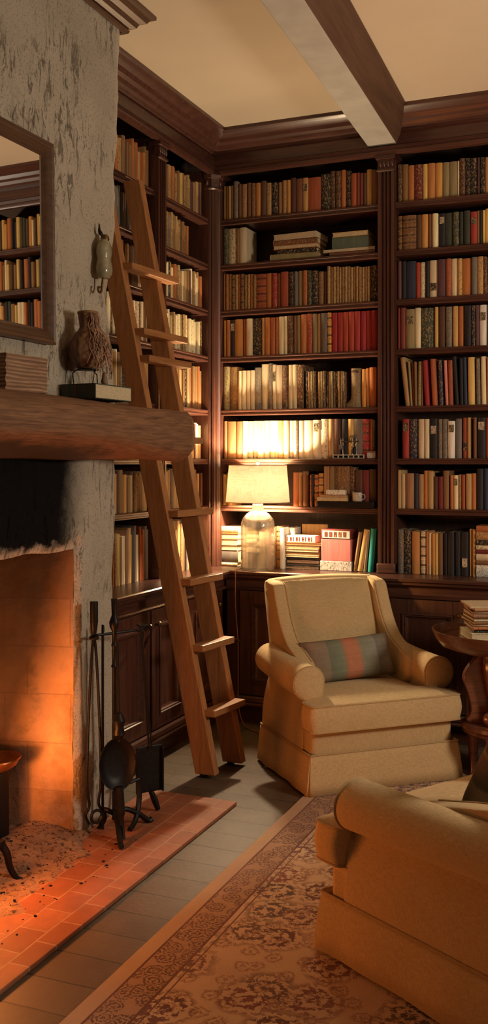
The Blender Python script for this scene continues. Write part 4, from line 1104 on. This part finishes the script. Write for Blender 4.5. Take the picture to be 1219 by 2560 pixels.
# ------------------------------------------------------------------ ladder
rt = thing('ladder', 'oak ladder leaning on the bookshelves between chimney and corner', 'ladder', (-2.11, 4.75, 0))
def loc_(v): return Vector(v)-Vector((-2.11, 4.75, 0))
Lb, Lt = Vector((-2.13, 4.63, .02)), Vector((-2.592, 4.36, 2.98))
Rb, Rt_ = Vector((-2.085, 4.875, .02)), Vector((-2.59, 4.69, 3.10))
def stile(a, b, w=.112, t=.056):
    bm = bmesh.new()
    rings = []
    for k in lin(0, 1, 12):
        p = loc_(a.lerp(b, k)); s = 1-.12*k
        rings.append([p+Vector((dx*w/2*s, dy*t/2, 0)) for dx, dy in ((-1,-1),(1,-1),(1,1),(-1,1))])
    loft(bm, rings); o = obj('stile', bm, M['oak_z'], rt, smooth=False, bevel=.004)
    q = loc_(a); b2 = bmesh.new(); bm_box(b2, q.x-.035, q.x-.005, q.y-.018, q.y+.018, 0, .019); obj('rubber_foot', b2, M['iron'], o, bevel=.003)
stile(Lb, Lt); stile(Rb, Rt_)
def at_h(a, b, h): return a.lerp(b, (h-a.z)/(b.z-a.z))
for h, wd in ((.335,.125),(.665,.125),(1.0,.125),(1.345,.115),(1.72,.11),(2.125,.10),(2.26,.10),(2.585,.10)):
    a, b = loc_(at_h(Lb, Lt, h)), loc_(at_h(Rb, Rt_, h))
    bm = bmesh.new(); w = .112*(1-.12*h/3.1)/2; t = .017; e = .035+.10*max(0, h-1)/1.6
    A_ = [a+Vector((x, -.012, z)) for x, z in ((w-.018,-t),(w+.055,-t),(w+.055,t),(w-.018,t))]
    B_ = [b+Vector((x, e, z)) for x, z in ((w-.018,-t),(w+.055,-t),(w+.055,t),(w-.018,t))]
    D_ = b-a; D_.normalize()
    # the tread butts against the near stile and is housed in the far one
    loft(bm, [A_, B_]); obj('tread', bm, M['oak_y'], rt, smooth=False, bevel=.004)

# ------------------------------------------------------------------ mantel beam and the things on it
bm = bmesh.new(); rings = []
for y in lin(1.7, 4.205, 46):
    k = (y-3.1)/1.1; kk = max(0, min(1, k))
    n = lambda s: noise.noise(Vector((s, y*3, 1)))*.008 + noise.noise(Vector((s, y*11, 4)))*.003
    zb = 1.702-.070*kk**1.6+n(1)*.8; zt = 1.815+.018*kk+n(2)*.7; zw = 1.868-.016*kk
    xf = -1.99+n(3)
    e = max(0, (y-4.14)/.065)**2
    rings.append([Vector((x+(-2.14-x)*e*.12, y+dy*(y > 4.19), z+(1.74-z)*e*.22)) for x, z, dy in
        ((-2.30,1.615,0),(-2.18,1.618+n(4),0),(-2.06,zb-.035,0),(xf-.018,zb-.006,.004),(xf-.001,zb+.012,.006),(xf+.004,(zb+zt)/2,.01),(xf-.002,zt-.016,.006),(xf-.022,zt+.006,0),(-2.10,zw-.012+n(5)*.4,0),(-2.18,zw+.0,0),(-2.30,zw,0))])
loft(bm, rings)
o = obj('mantel_beam', bm, M['mantel'], angle=40); tag(o, 'rough hewn oak beam forming the mantel shelf over the fireplace', 'mantel')
MZ = 1.868
def on_mantel(px, x):
    dx, dy = ray(px); z = x/dx; return Vector((x, dy*z, 0))
def mz(y): return 1.8685-.016*max(0, min(1, (y-3.1)/1.1))
# textured block at the left
ribbed = wood('ribbed_brown_wood', (.20,.105,.06), (.46,.28,.17), 1, .8, 1.6, .6)
_nt = ribbed.node_tree; _b = _nt.nodes['Principled BSDF']; _w = N(_nt, 'ShaderNodeTexWave', Scale=22, Distortion=3.5, Detail=3); _w.bands_direction = 'Z'
L(_nt, coords(_nt, 'Object', (1, .25, 1)), _w.inputs['Vector']); L(_nt, mixc(_nt, .75, _b.inputs['Base Color'].links[0].from_socket, ramp(_nt, _w.outputs['Fac'], [(.1, (.45,.4,.38)), (.5, (1,1,1))]), 'MULTIPLY'), _b.inputs['Base Color'])
bump(_nt, _b, _w.outputs['Fac'], .8, .006)
pa, pb = on_mantel(3, -2.215), on_mantel(96, -2.215)
bm = bmesh.new(); n_ = 40
w = (pb.y-pa.y)/2
bm_box(bm, -.032, .032, -w, w, 0, .135)
bmesh.ops.subdivide_edges(bm, edges=bm.edges, cuts=12, use_grid_fill=True)
for v in bm.verts:
    v.co.x += .0025*math.sin(v.co.z*420+3*noise.noise(v.co*30)) ; v.co.y += .001*math.sin(v.co.z*420)
o = obj('carved_block', bm, ribbed, angle=50)
o.location = (-2.215, (pa.y+pb.y)/2, mz(pa.y)-.001); o.rotation_euler.z = R(-5)
tag(o, 'ribbed brown wooden block standing on the mantel under the mirror', 'block')
# book lying on the mantel
pc = on_mantel(252, -2.215)
rt = thing('mantel_book', 'dark grey book lying on the mantel under the gourd vessel', 'book', (-2.182, 3.64, mz(3.64)+.0015), R(-3))
bm, pg = bmesh.new(), bmesh.new()
bm_box(bm, -.085, .085, -.14, .14, 0, .004); bm_box(bm, -.085, .085, -.14, .14, .058, .062); bm_box(bm, -.085, .085, -.14, -.135, .004, .058)
obj('case', bm, book_mat('g', ''), rt, smooth=False, bevel=.001)
bm_box(pg, -.081, .081, -.135, .135, .004, .058); obj('page_block', pg, M['pages'], rt, smooth=False)
bm = bmesh.new(); bm_box(bm, -.018, -.006, -.1415, -.140, .001, .061); obj('spine_band', bm, book_mat('d', ''), rt, smooth=False)
MB_Z = mz(3.64)+.0645
# gourd vessel with fibre roots on a wire stand
gc = Vector((-2.188, 3.575, MB_Z))
rt = thing('gourd_vessel', 'brown gourd vessel hung with fibres on a wire stand, upon the mantel book', 'vessel', gc)
m, nt, b_ = new_mat('brown_gourd_skin')
nn = noise_t(nt, coords(nt, 'Object', (34, 34, 4)), 1, 4); L(nt, ramp(nt, nn, [(.35, (.045,.012,.008)), (.5, (.15,.045,.02)), (.68, (.42,.26,.14))]), b_.inputs['Base Color']); b_.inputs['Roughness'].default_value = .4
bm = bmesh.new(); lathe(bm, [(.001,.058),(.03,.060),(.058,.075),(.076,.105),(.082,.14),(.076,.175),(.060,.205),(.042,.222),(.034,.235),(.036,.265),(.042,.296),(.037,.297),(.030,.262),(.001,.245)], (0,0,0), 36)
obj('gourd', bm, m, rt, angle=60)
bm = bmesh.new(); lathe(bm, [(.040,.291),(.044,.294),(.044,.300),(.039,.303),(.036,.296)], (0,0,0), 30); obj('rim', bm, book_mat('b', ''), rt)
rr = random.Random(5); bm = bmesh.new()
for i in range(95):
    a0 = rr.uniform(-.85, 1.0); r0 = .038; z = .295; pts = [Vector((r0*math.cos(a0), r0*math.sin(a0), z))]
    a = a0; end = rr.uniform(.03, .2)
    while z > end:
        z -= .018; a += rr.uniform(-.10, .12)
        prof = [(.297,.042),(.265,.038),(.235,.037),(.222,.045),(.205,.063),(.175,.079),(.14,.086),(.105,.086),(.075,.086),(0,.09)]
        for (za, ra), (zb_, rb) in zip(prof, prof[1:]):
            if zb_ <= z <= za: r0 = rb+(ra-rb)*(z-zb_)/(za-zb_); break
        pts.append(Vector(((r0+.004+rr.uniform(0,.012))*math.cos(a), (r0+.004+rr.uniform(0,.012))*math.sin(a), z)))
    tube(bm, catmull(pts, 2), rr.choice((.0011, .0015, .002)), 4)
tag(obj('fibre_roots', bm, simple('dry_fibre', (.42,.25,.16), .8, 0, .5, 30), rt, angle=180), kind='stuff')
bm = bmesh.new()
for a in (R(200), R(330), R(90)):
    c_, s_ = math.cos(a), math.sin(a); tube(bm, [(.035*c_,.035*s_,.062),(.055*c_,.055*s_,.058),(.062*c_,.072*s_,.045),(.058*c_,.075*s_,.025),(.054*c_,.078*s_,0.001)], .0022, 6)
tube(bm, [Vector((.045*math.cos(t), .045*math.sin(t), .062)) for t in lin(0, 2*math.pi, 24)], .0022, 6, False)
obj('wire_stand', bm, M['iron'], rt)
bm = bmesh.new(); tube(bm, [(.07,.035,.075),(.072,.034,.055),(.072,.03,.045)], .003, 6); lathe(bm, [(.001,.0),(.012,.002),(.014,.014),(.009,.035),(.004,.05),(.001,.052)], (.072,.012,0), 14); obj('tassel', bm, simple('tassel_fibre', (.25,.16,.10), .9), rt)
# hanging silver gourd on the chimney
hp = on_x(254, 655, BX)
rt = thing('hanging_gourd', 'pale silvery gourd flask hanging on the plaster above the mantel', 'gourd', (BX+.02, hp.y-.05, hp.z))
m, nt, b_ = new_mat('pale_lacquered_gourd')
nn = noise_t(nt, coords(nt, 'Object', (14, 14, 9)), 1, 4); L(nt, ramp(nt, nn, [(.3, (.14,.115,.055)), (.62, (.36,.32,.20))]), b_.inputs['Base Color']); b_.inputs['Roughness'].default_value = .22; b_.inputs['Coat Weight'].default_value = .6
bm = bmesh.new(); lathe(bm, [(.001,-.088),(.026,-.084),(.040,-.066),(.043,-.045),(.039,-.018),(.035,-.006),(.036,.004),(.040,.02),(.041,.042),(.036,.062),(.026,.076),(.016,.086),(.001,.09)], (.022,0,0), 30, .8, 1)
obj('flask', bm, m, rt)
bm = bmesh.new(); lathe(bm, [(.017,.078),(.020,.088),(.016,.102),(.008,.108),(.001,.108)], (.022,.006,0), 16); obj('cap', bm, M['brass'], rt)
bm = bmesh.new(); tube(bm, catmull([(.02,0,.100),(.014,-.012,.108),(.008,-.016,.122),(.006,-.014,.142),(.004,-.012,.155)], 4), [.006,.006,.006,.007,.008,.009,.009,.008,.007,.006,.005,.004,.004,.003,.003,.002,.0015], 8); obj('stem', bm, M['iron'], rt)
bm = bmesh.new(); tube(bm, catmull([(.02,-.004,-.08),(.016,-.005,-.11),(.014,-.008,-.135),(.014,-.02,-.148),(.014,-.034,-.142),(.014,-.034,-.128),(.014,-.024,-.126)], 5), .0055, 8); obj('hook', bm, M['brass'], rt)

# ------------------------------------------------------------------ mirror on the chimney breast
y1 = on_x(126, 362, BX+.02).y; z1 = on_x(126, 362, BX+.02).z; z0 = on_x(119, 862, BX+.02).z; y0 = y1-1.15
rt = thing('mirror', 'brown framed wall mirror above the mantel reflecting the bookshelves', 'mirror', (BX+.012, y1, (z0+z1)/2)); rt.rotation_euler.y = R(-.8)
H2 = (z1-z0)/2; Wm = y1-y0
pr = [(.0,.0),(.030,.0),(.034,.006),(.030,.016),(.034,.024),(.026,.034),(.020,.040),(.022,.046),(.010,.056),(.006,.060),(0,.060)]   # (out from wall, inward)
bm = bmesh.new(); rings = []
for o_, i in pr: rings.append([Vector((o_, -Wm+i, -H2+i)), Vector((o_, -i, -H2+i)), Vector((o_, -i, H2-i)), Vector((o_, -Wm+i, H2-i))])
rings.append(rings[0]); loft(bm, rings, True, False); bmesh.ops.remove_doubles(bm, verts=bm.verts, dist=.0001)
obj('mirror_frame', bm, M['frame'], rt, angle=25)
box('mirror_glass', .003, .0065, -Wm+.05, -.05, -H2+.05, H2-.05, M['mirror'], rt, 0)

# ------------------------------------------------------------------ table lamp
LX, LY = -2.286, 5.712
rt = thing('table_lamp', 'lit table lamp with glass jug base on the worktop by the corner', 'lamp', (LX, LY, CT_Z+.0006))
bm = bmesh.new()
outer = [(.001,.0),(.096,.0),(.104,.008),(.104,.10),(.105,.255),(.104,.285),(.096,.312),(.078,.335),(.052,.352),(.036,.366),(.031,.384),(.031,.405),(.034,.412),(.031,.418)]
inner = [(.024,.418),(.025,.384),(.031,.362),(.05,.345),(.074,.328),(.09,.305),(.097,.28),(.098,.255),(.097,.10),(.096,.018),(.001,.014)]
lathe(bm, outer+inner, (0,0,0), 40); jug = obj('glass_jug', bm, M['glass'], rt, angle=60)
bm = bmesh.new(); lathe(bm, [(.072,.341),(.053,.3535),(.0375,.367),(.0325,.384),(.0325,.404),(.0355,.411),(.033,.4195)], (0,0,0), 40, cap=False); obj('neck_glow', bm, M['lit_neck'], jug, angle=60)  # added whitish collar standing in for the bulb's light on the neck
bm = bmesh.new(); lathe(bm, [(.001,.405),(.022,.405),(.022,.416),(.009,.420),(.009,.455),(.013,.458),(.013,.474),(.001,.475)], (0,0,0), 20); obj('lamp_holder', bm, M['tin'], rt)
bm = bmesh.new()
m_ = 48
lathe(bm, [(.197,.416),(.178,.642)], (0,0,0), 64, cap=False); sh = obj('lamp_shade', bm, M['shade'], rt, angle=80)
bm = bmesh.new()
for r_, z in ((.1975,.416),(.1785,.642)): tube(bm, [Vector((r_*math.cos(t), r_*math.sin(t), z)) for t in lin(0, 2*math.pi, 64)], .0022, 6, False)
obj('shade_rim', bm, M['shade'], sh)
bm = bmesh.new(); tube(bm, [(.012,0,.46),(.05,0,.50),(.055,0,.58),(.02,0,.642),(0,0,.645)], .0018, 6); tube(bm, [(-.012,0,.46),(-.05,0,.50),(-.055,0,.58),(-.02,0,.642),(0,0,.645)], .0018, 6)
for a in (0, 120, 240): tube(bm, [(0,0,.636),(.178*math.cos(R(a)),.178*math.sin(R(a)),.640)], .0015, 5)
obj('harp', bm, M['brass'], rt)
bm = bmesh.new(); lathe(bm, [(.004,.645),(.010,.648),(.011,.662),(.006,.668),(.001,.669)], (0,0,0), 14); obj('finial', bm, M['tin'], rt)
# flex from the lamp to the floor
pts = [(LX-.098, LY-.02, CT_Z+.006), (LX-.10, LY-.07, CT_Z+.006), (LX-.10, CYB-.058, CT_Z+.004), (LX-.10, CYB-.064, CT_Z-.03), (LX-.105, CYB-.05, .72), (LX-.092, CYB-.045, .52), (LX-.088, CYB-.05, .30), (LX-.082, CYB-.06, .13), (LX-.04, CYB-.085, .03), (LX+.04, CYB-.13, .006), (LX+.13, CYB-.16, .005), (LX+.26, CYB-.12, .005)]
bm = bmesh.new(); tube(bm, catmull(pts, 8), .0034, 8); cd = obj('lamp_flex', bm, M['cord'], rt); cd.location = -rt.location
bm = bmesh.new(); q = Vector(pts[5]); tube(bm, [q+Vector((-.03,0,.012)), q+Vector((.012,-.002,-.004))], [.005,.007], 8); sw = obj('flex_switch', bm, M['brass'], cd)

# ------------------------------------------------------------------ side table with papers
TX, TY = -.735, 5.13
rt = thing('side_table', 'round dished mahogany table beside the far armchair', 'table', (TX, TY, 0))
bm = bmesh.new(); lathe(bm, [(.001,.655),(.12,.656),(.24,.664),(.30,.685),(.328,.72),(.342,.752),(.346,.762),(.338,.764),(.332,.752),(.316,.735),(.29,.73),(.001,.728)], (0,0,0), 64); obj('dished_top', bm, M['table'], rt, angle=50)
a_ = TH
def panel(name, prof, x_off, th, parent, mat):
    bm = bmesh.new(); loft(bm, [[Vector((x, y, z)) for x, z in prof] for y in (-th/2, th/2)]); o = obj(name, bm, mat, parent, angle=40, bevel=.004); o.location.x = x_off; return o
prof = catmull([(-.195,.535,0),(-.14,.62,0),(-.08,.655,0),(0,.656,0),(.08,.655,0),(.14,.62,0),(.195,.535,0),(.17,.44,0),(.155,.36,0),(.17,.305,0),(0,.303,0),(-.17,.305,0),(-.155,.36,0),(-.17,.44,0)], 5, True)
pn = panel('pedestal_panel', [(p.x, p.y) for p in prof], 0, .045, rt, M['table']); pn.rotation_euler.z = TH
bm = bmesh.new(); pth = catmull([(-.07,-.06,.65),(-.075,-.075,.58),(-.06,-.07,.48),(-.045,-.075,.40),(-.055,-.09,.345),(-.075,-.10,.32),(-.095,-.10,.335),(-.09,-.10,.355),(-.078,-.10,.35)], 6)
tube(bm, pth, [.040]*20+[.034]*14+[.026]*20, 10, True, .7) if False else tube(bm, pth, [.038-.020*i/len(pth) for i in range(len(pth))], 10)
lg = obj('scroll_support', bm, M['table'], rt); lg.rotation_euler.z = TH
lg2 = lg.copy(); COL.objects.link(lg2); lg2.parent = rt; lg2.location.x = .13; lg2.location.y = .06
bm = bmesh.new(); lathe(bm, [(.001,.252),(.185,.252),(.196,.26),(.19,.27),(.20,.28),(.196,.296),(.18,.302),(.001,.302)], (0,0,0), 48); obj('plinth_shelf', bm, M['table'], rt, angle=35)
for a in (168, 262, 348, 78):
    x, y = .15*math.cos(R(a)), .15*math.sin(R(a)); bm = bmesh.new()
    lathe(bm, [(.001,0),(.026,0),(.03,.012),(.022,.03),(.024,.12),(.03,.20),(.04,.24),(.042,.253)], (x,y,.0093 if TX+x > RX and TY+y < 5.19 else .0005), 16); obj('foot', bm, M['table'], rt, angle=50)
rr = random.Random(9); z = .7645-.034
items = [(.032,'c','s','lowest cream speckled',True),(.014,'n','s','navy speckled',False),(.013,'r','s','rust speckled',False),(.012,'k','s','black speckled',True),(.010,'b','','thin brown',False),(.014,'d','s','dark brown speckled',True),(.018,'a','s','tan speckled',False),(.012,'v','','plum',True),(.012,'a','','plain tan',False),(.008,'c','','topmost cream',True)]
for i, (th, cd_, st, lb, pf) in enumerate(items):
    th *= 1.12
    w = rr.uniform(.30, .335)*(1.04 if i < 2 else 1)
    o = flat_book('magazine', 0, w, z, z+th, 0, .22, cd_, st, lb+' magazine in the pile on the round side table', 'magazine', 'magazines on the side table', 0, pf)
    o.location = (TX+.035+rr.uniform(-.008,.008), TY-.12+rr.uniform(-.008,.008), z+.0004); o.rotation_euler.z = TH+R(rr.uniform(-4, 4)); z += th+.0006
# ------------------------------------------------------------------ fire tools
def iron(name, bm, p, **k): return obj(name, bm, M['iron'], p, **k)
SX, SY = -2.17, 3.76
rt = thing('tool_stand', 'black iron fire tool stand on the hearth beside the chimney', 'tool stand', (SX, SY, .0165))
bm = bmesh.new(); lathe(bm, [(.009,.05),(.009,.70),(.014,.71),(.009,.72),(.009,.79),(.013,.80),(.010,.81),(.010,.86),(.02,.88),(.022,.90),(.014,.92),(.011,.93),(.013,.985),(.014,1.0),(.001,1.0)], (0,0,0), 14); iron('post', bm, rt)
bm = bmesh.new(); tube(bm, [(-.05,-.085,.852),(0,0,.852),(.05,.10,.852),(.065,.14,.852)], .006, 8)
for p_, q_ in (((-.05,-.085),(-.03,-.10)),((.05,.10),(.07,.09)),((.065,.14),(.085,.13))): tube(bm, [(p_[0],p_[1],.852),(q_[0],q_[1],.848),(q_[0]+.012,q_[1]-.008,.86)], .004, 6)
iron('crossbar', bm, rt)
for a, l in ((R(-52), .19), (R(60), .17), (R(178), .07)):
    c_, s_ = math.cos(a), math.sin(a); bm = bmesh.new(); tube(bm, catmull([(0,0,.075),(.05*c_,.05*s_,.085),(l*.7*c_,l*.7*s_,.05),(l*c_,l*s_,.010),(l*1.12*c_,l*1.12*s_,.012)], 5), [.011]*10+[.012]*11, 8); iron('foot', bm, rt)
def scrolls(bm, c, r, ax):
    tube(bm, [Vector(c)+Vector((ax[0]*r*math.cos(t), ax[1]*r*math.cos(t), r*math.sin(t))) for t in lin(0, 2*math.pi, 20)], .006, 8, False)
# tongs
q = Vector((-2.21, 3.66, 0)); rt = thing('fire_tongs', 'black iron tongs hanging nearest the fire opening', 'tongs', (q.x, q.y, .10))
bm = bmesh.new(); lathe(bm, [(.008,.76),(.013,.765),(.010,.78),(.014,.80),(.017,.83),(.017,.915),(.001,.917)], (0,0,0), 14); lathe(bm, [(.018,.755),(.022,.762),(.018,.769)], (0,0,0), 14); iron('handle', bm, rt)
for s in (-1, 1):
    bm = bmesh.new(); tube(bm, catmull([(0,0,.76),(.004*s,.010*s,.70),(.012*s,.022*s,.45),(.016*s,.030*s,.16),(.010*s,.020*s,.06),(.02*s,.034*s,.02),(.012*s,.02*s,-.02)], 5), .0062, 8); iron('arm', bm, rt)
bm = bmesh.new(); scrolls(bm, (.03,-.03,.02), .026, (.5,.86)); iron('claw_ring', bm, rt)
# poker
q = Vector((-2.20, 3.715, 0)); rt = thing('fire_poker', 'slim black iron poker with a hooked end between tongs and stand', 'poker', (q.x, q.y, .30))
bm = bmesh.new(); tube(bm, catmull([(.0,.0,-.285+.02),(0,0,-.1),(0,0,.55),(.0,.004,.58)], 5), .006, 8); tube(bm, catmull([(0,0,-.02),(.006,-.018,.06),(.008,-.034,.14),(.006,-.04,.18)], 5), .004, 6); iron('shaft', bm, rt)
# round bed-warmer style pan in front of the stand
q = Vector((-2.105, 3.69, 0)); rt = thing('round_pan', 'black long-handled round pan propped in front of the tool stand', 'pan', (q.x, q.y, .0165))
bm = bmesh.new(); rings = []
def disc(r, d): return [Vector((-d, r*.80*math.sin(t), r*1.05*math.cos(t)+.31)) for t in lin(0, 2*math.pi, 36)[:-1]]
loft(bm, [disc(.004, .028), disc(.05, .027), disc(.085, .022), disc(.10, .008), disc(.106, -.004), disc(.106, -.010), disc(.10, -.008), disc(.085, .012), disc(.05, .018), disc(.004, .019)])
pan = iron('pan', bm, rt, angle=60); pan.rotation_euler = (0, R(-4), R(-35))
bm = bmesh.new(); tube(bm, [(0,0,.41),(-.006,.004,.53),(-.012,.008,.82)], .006, 8); lathe(bm, [(.012,.42),(.026,.44),(.02,.47),(.028,.50),(.012,.53)], (-.002,0,0), 12); iron('long_handle', bm, rt)
bm = bmesh.new(); tube(bm, catmull([(.0,.0,.22),(.006,.0,.14),(.014,-.006,.06),(.026,-.016,.006)], 5), [.018]*8+[.012]*8, 8); iron('prop', bm, rt)
# curved carrying hoop leaning behind the pan
q = Vector((-2.14, 3.83, 0)); rt = thing('iron_hoop', 'bent black iron trivet hoop leaning behind the round pan', 'trivet', (q.x, q.y, .0165))
bm = bmesh.new(); tube(bm, catmull([(-.02,.015,.34),(-.005,.05,.30),(.01,.075,.20),(.02,.06,.10),(.03,.01,.03),(.035,-.05,.008)], 6), .012, 8); tube(bm, [(-.012,.032,.18),(.014,.072,.19)], .008, 8); iron('hoop', bm, rt)
# flat coal shovel at the right
q = Vector((-2.145, 4.03, 0)); rt = thing('coal_shovel', 'flat black coal shovel hanging beyond the tool stand', 'shovel', (q.x, q.y, .0165))
bm = bmesh.new(); bm_box(bm, -.004, .004, -.062, .062, .09, .30); bm_box(bm, .0, .022, -.066, -.058, .09, .29); bm_box(bm, .0, .022, .058, .066, .09, .29); bl = iron('blade', bm, rt, smooth=False, bevel=.003); bl.rotation_euler.z = R(-38)
bm = bmesh.new(); tube(bm, [(0,0,.29),(-.01,-.06,.855)], .0045, 8); tube(bm, [(.02,-.01,.29),(.004,-.085,.855)], .0045, 8); iron('rods', bm, rt)
bm = bmesh.new(); tube(bm, [(-.02,-.07,.858),(.012,-.11,.858),(.03,-.05,.858)], .006, 8); iron('hanger', bm, rt)
bm = bmesh.new(); tube(bm, [(.01,.0,.095),(.024,.012,.05),(.034,.024,.008)], [.012,.015,.012], 8); iron('prop', bm, rt)

# ------------------------------------------------------------------ fire grate, logs, flames
rt = thing('fire_grate', 'black iron fire grate on curved legs at the left of the hearth', 'grate', (-2.30, 2.80, .0165))
def gl(v): return Vector(v)-Vector((-2.30, 2.80, .0165))
for y in (3.13, 2.35):
    bm = bmesh.new(); pth = catmull([(-2.285,y-.01,.165),(-2.268,y+.0,.13),(-2.262,y+.012,.075),(-2.245,y+.03,.032),(-2.222,y+.052,.018)], 6)
    tube(bm, [gl(p) for p in pth], [.016-.007*i/len(pth) for i in range(len(pth))], 8); obj('leg', bm, M['iron'], rt)
for y in (3.10, 2.38):
    bm = bmesh.new(); tube(bm, [gl(p) for p in catmull([(-2.62,y,.18),(-2.64,y,.10),(-2.65,y,.018)], 4)], .010, 8); obj('leg', bm, M['iron'], rt)
bm = bmesh.new(); q = gl((-2.285, 0, .172)); bm_box(bm, q.x-.012, q.x+.012, 2.30-2.80, 3.13-2.80, q.z-.012, q.z+.012); obj('front_bar', bm, M['iron'], rt, bevel=.003)
bm = bmesh.new()
for y in lin(2.38, 3.08, 7):
    q = gl((-2.30, y, .168)); bm_box(bm, q.x-.34, q.x, q.y-.008, q.y+.008, q.z-.010, q.z+.008)
obj('fire_bars', bm, M['iron'], rt, smooth=False)
def log(x0, y0, z0, x1, y1, z1, r, lab):
    bm = bmesh.new(); a, b = Vector((x0,y0,z0)), Vector((x1,y1,z1)); n = 16; rings = []
    d = (b-a).normalized(); u = Vector((0,0,1)); w = d.cross(u).normalized(); u = w.cross(d)
    for k in lin(0, 1, 14): rings.append([a.lerp(b, k)+(u*math.cos(t)+w*math.sin(t))*(r*(1+.12*noise.noise(Vector((math.cos(t)*2, math.sin(t)*2, k*4))))*(.96 if k in (0, 1) else 1)) for t in lin(0, 2*math.pi, n)[:-1]])
    loft(bm, rings); o = obj('log', bm, simple('charred_bark', (.05,.03,.02), .95, 0, .6, 25, .6) if 'charred_bark' not in bpy.data.materials else bpy.data.materials['charred_bark'], angle=50)
    return tag(o, lab, 'log')
log(-2.55,2.45,.225,-2.50,3.24,.235,.055,'charred log lying at the back of the fire grate')
log(-2.40,2.40,.235,-2.36,3.10,.228,.052,'charred log lying at the front of the fire grate')
log(-2.46,2.50,.315,-2.40,3.20,.322,.048,'charred log lying on top of the burning pair')
rt = thing('copper_dish', 'copper-brown iron dish glinting beside the logs at the left edge', 'dish', (-2.505, 3.40, .235))
bm = bmesh.new(); lathe(bm, [(.001,.10),(.05,.105),(.085,.125),(.10,.15),(.106,.152),(.104,.158),(.09,.150),(.05,.122),(.001,.116)], (0,0,0), 30, .8, 1); obj('bowl', bm, simple('hot_copper', (.35,.14,.05), .3, .9, .2), rt)
bm = bmesh.new(); bm_box(bm, -.03, .03, -.035, .035, -.219, .10); obj('block_support', bm, M['iron'], rt, bevel=.006)
rr = random.Random(4)
for i, (x, y, h) in enumerate(((-2.46,2.62,.34),(-2.44,2.78,.42),(-2.47,2.92,.36),(-2.43,3.03,.26))):
    bm = bmesh.new(); lathe(bm, [(.001,0),(.03,.03),(.036,.08),(.026,h*.5),(.012,h*.8),(.001,h)], (0,0,0), 14)
    for v in bm.verts: v.co.x += .03*math.sin(v.co.z*14+i); v.co.y += .02*math.sin(v.co.z*19+i*2)
    o = obj('flame', bm, M['flame'], angle=180); o.location = (x, y, .36)
    tag(o, 'orange flame rising from the charred logs in the grate', 'flame', 'flames over the logs')

# ------------------------------------------------------------------ light
def light(kind, name, loc, energy, col, **k):
    d = bpy.data.lights.new(name, kind); d.energy = energy; d.color = col
    for a, v in k.items(): setattr(d, a, v)
    o = bpy.data.objects.new(name, d); COL.objects.link(o); o.location = loc; return o
light('POINT', 'lamp_bulb', (LX, LY, CT_Z+.515), LAMP_W, (1, .75, .46), shadow_soft_size=.03)
light('POINT', 'fire_light', (-2.42, 3.10, .36), FIRE_W, (1, .29, .065), shadow_soft_size=.05)
light('POINT', 'ember_light', (-2.31, 2.96, .30), FIRE_W*.32, (1, .27, .055), shadow_soft_size=.05)
light('POINT', 'standing_lamp', (1.6, 3.6, 2.0), PEND_W, (1, .83, .65), shadow_soft_size=.28)  # unseen fill light added to brighten the room from the right
w = bpy.data.worlds.new('room_dusk'); sc.world = w; w.use_nodes = True
bg = w.node_tree.nodes['Background']; bg.inputs[0].default_value = (1, .86, .70, 1); bg.inputs[1].default_value = AMB
sc.view_settings.view_transform = 'Standard'; sc.view_settings.look = 'None'; sc.view_settings.gamma = 1; sc.view_settings.exposure = EXPO
sc.cycles.use_denoising = True; sc.cycles.max_bounces = 8; sc.cycles.caustics_reflective = False
sc.cycles.sample_clamp_indirect = 6
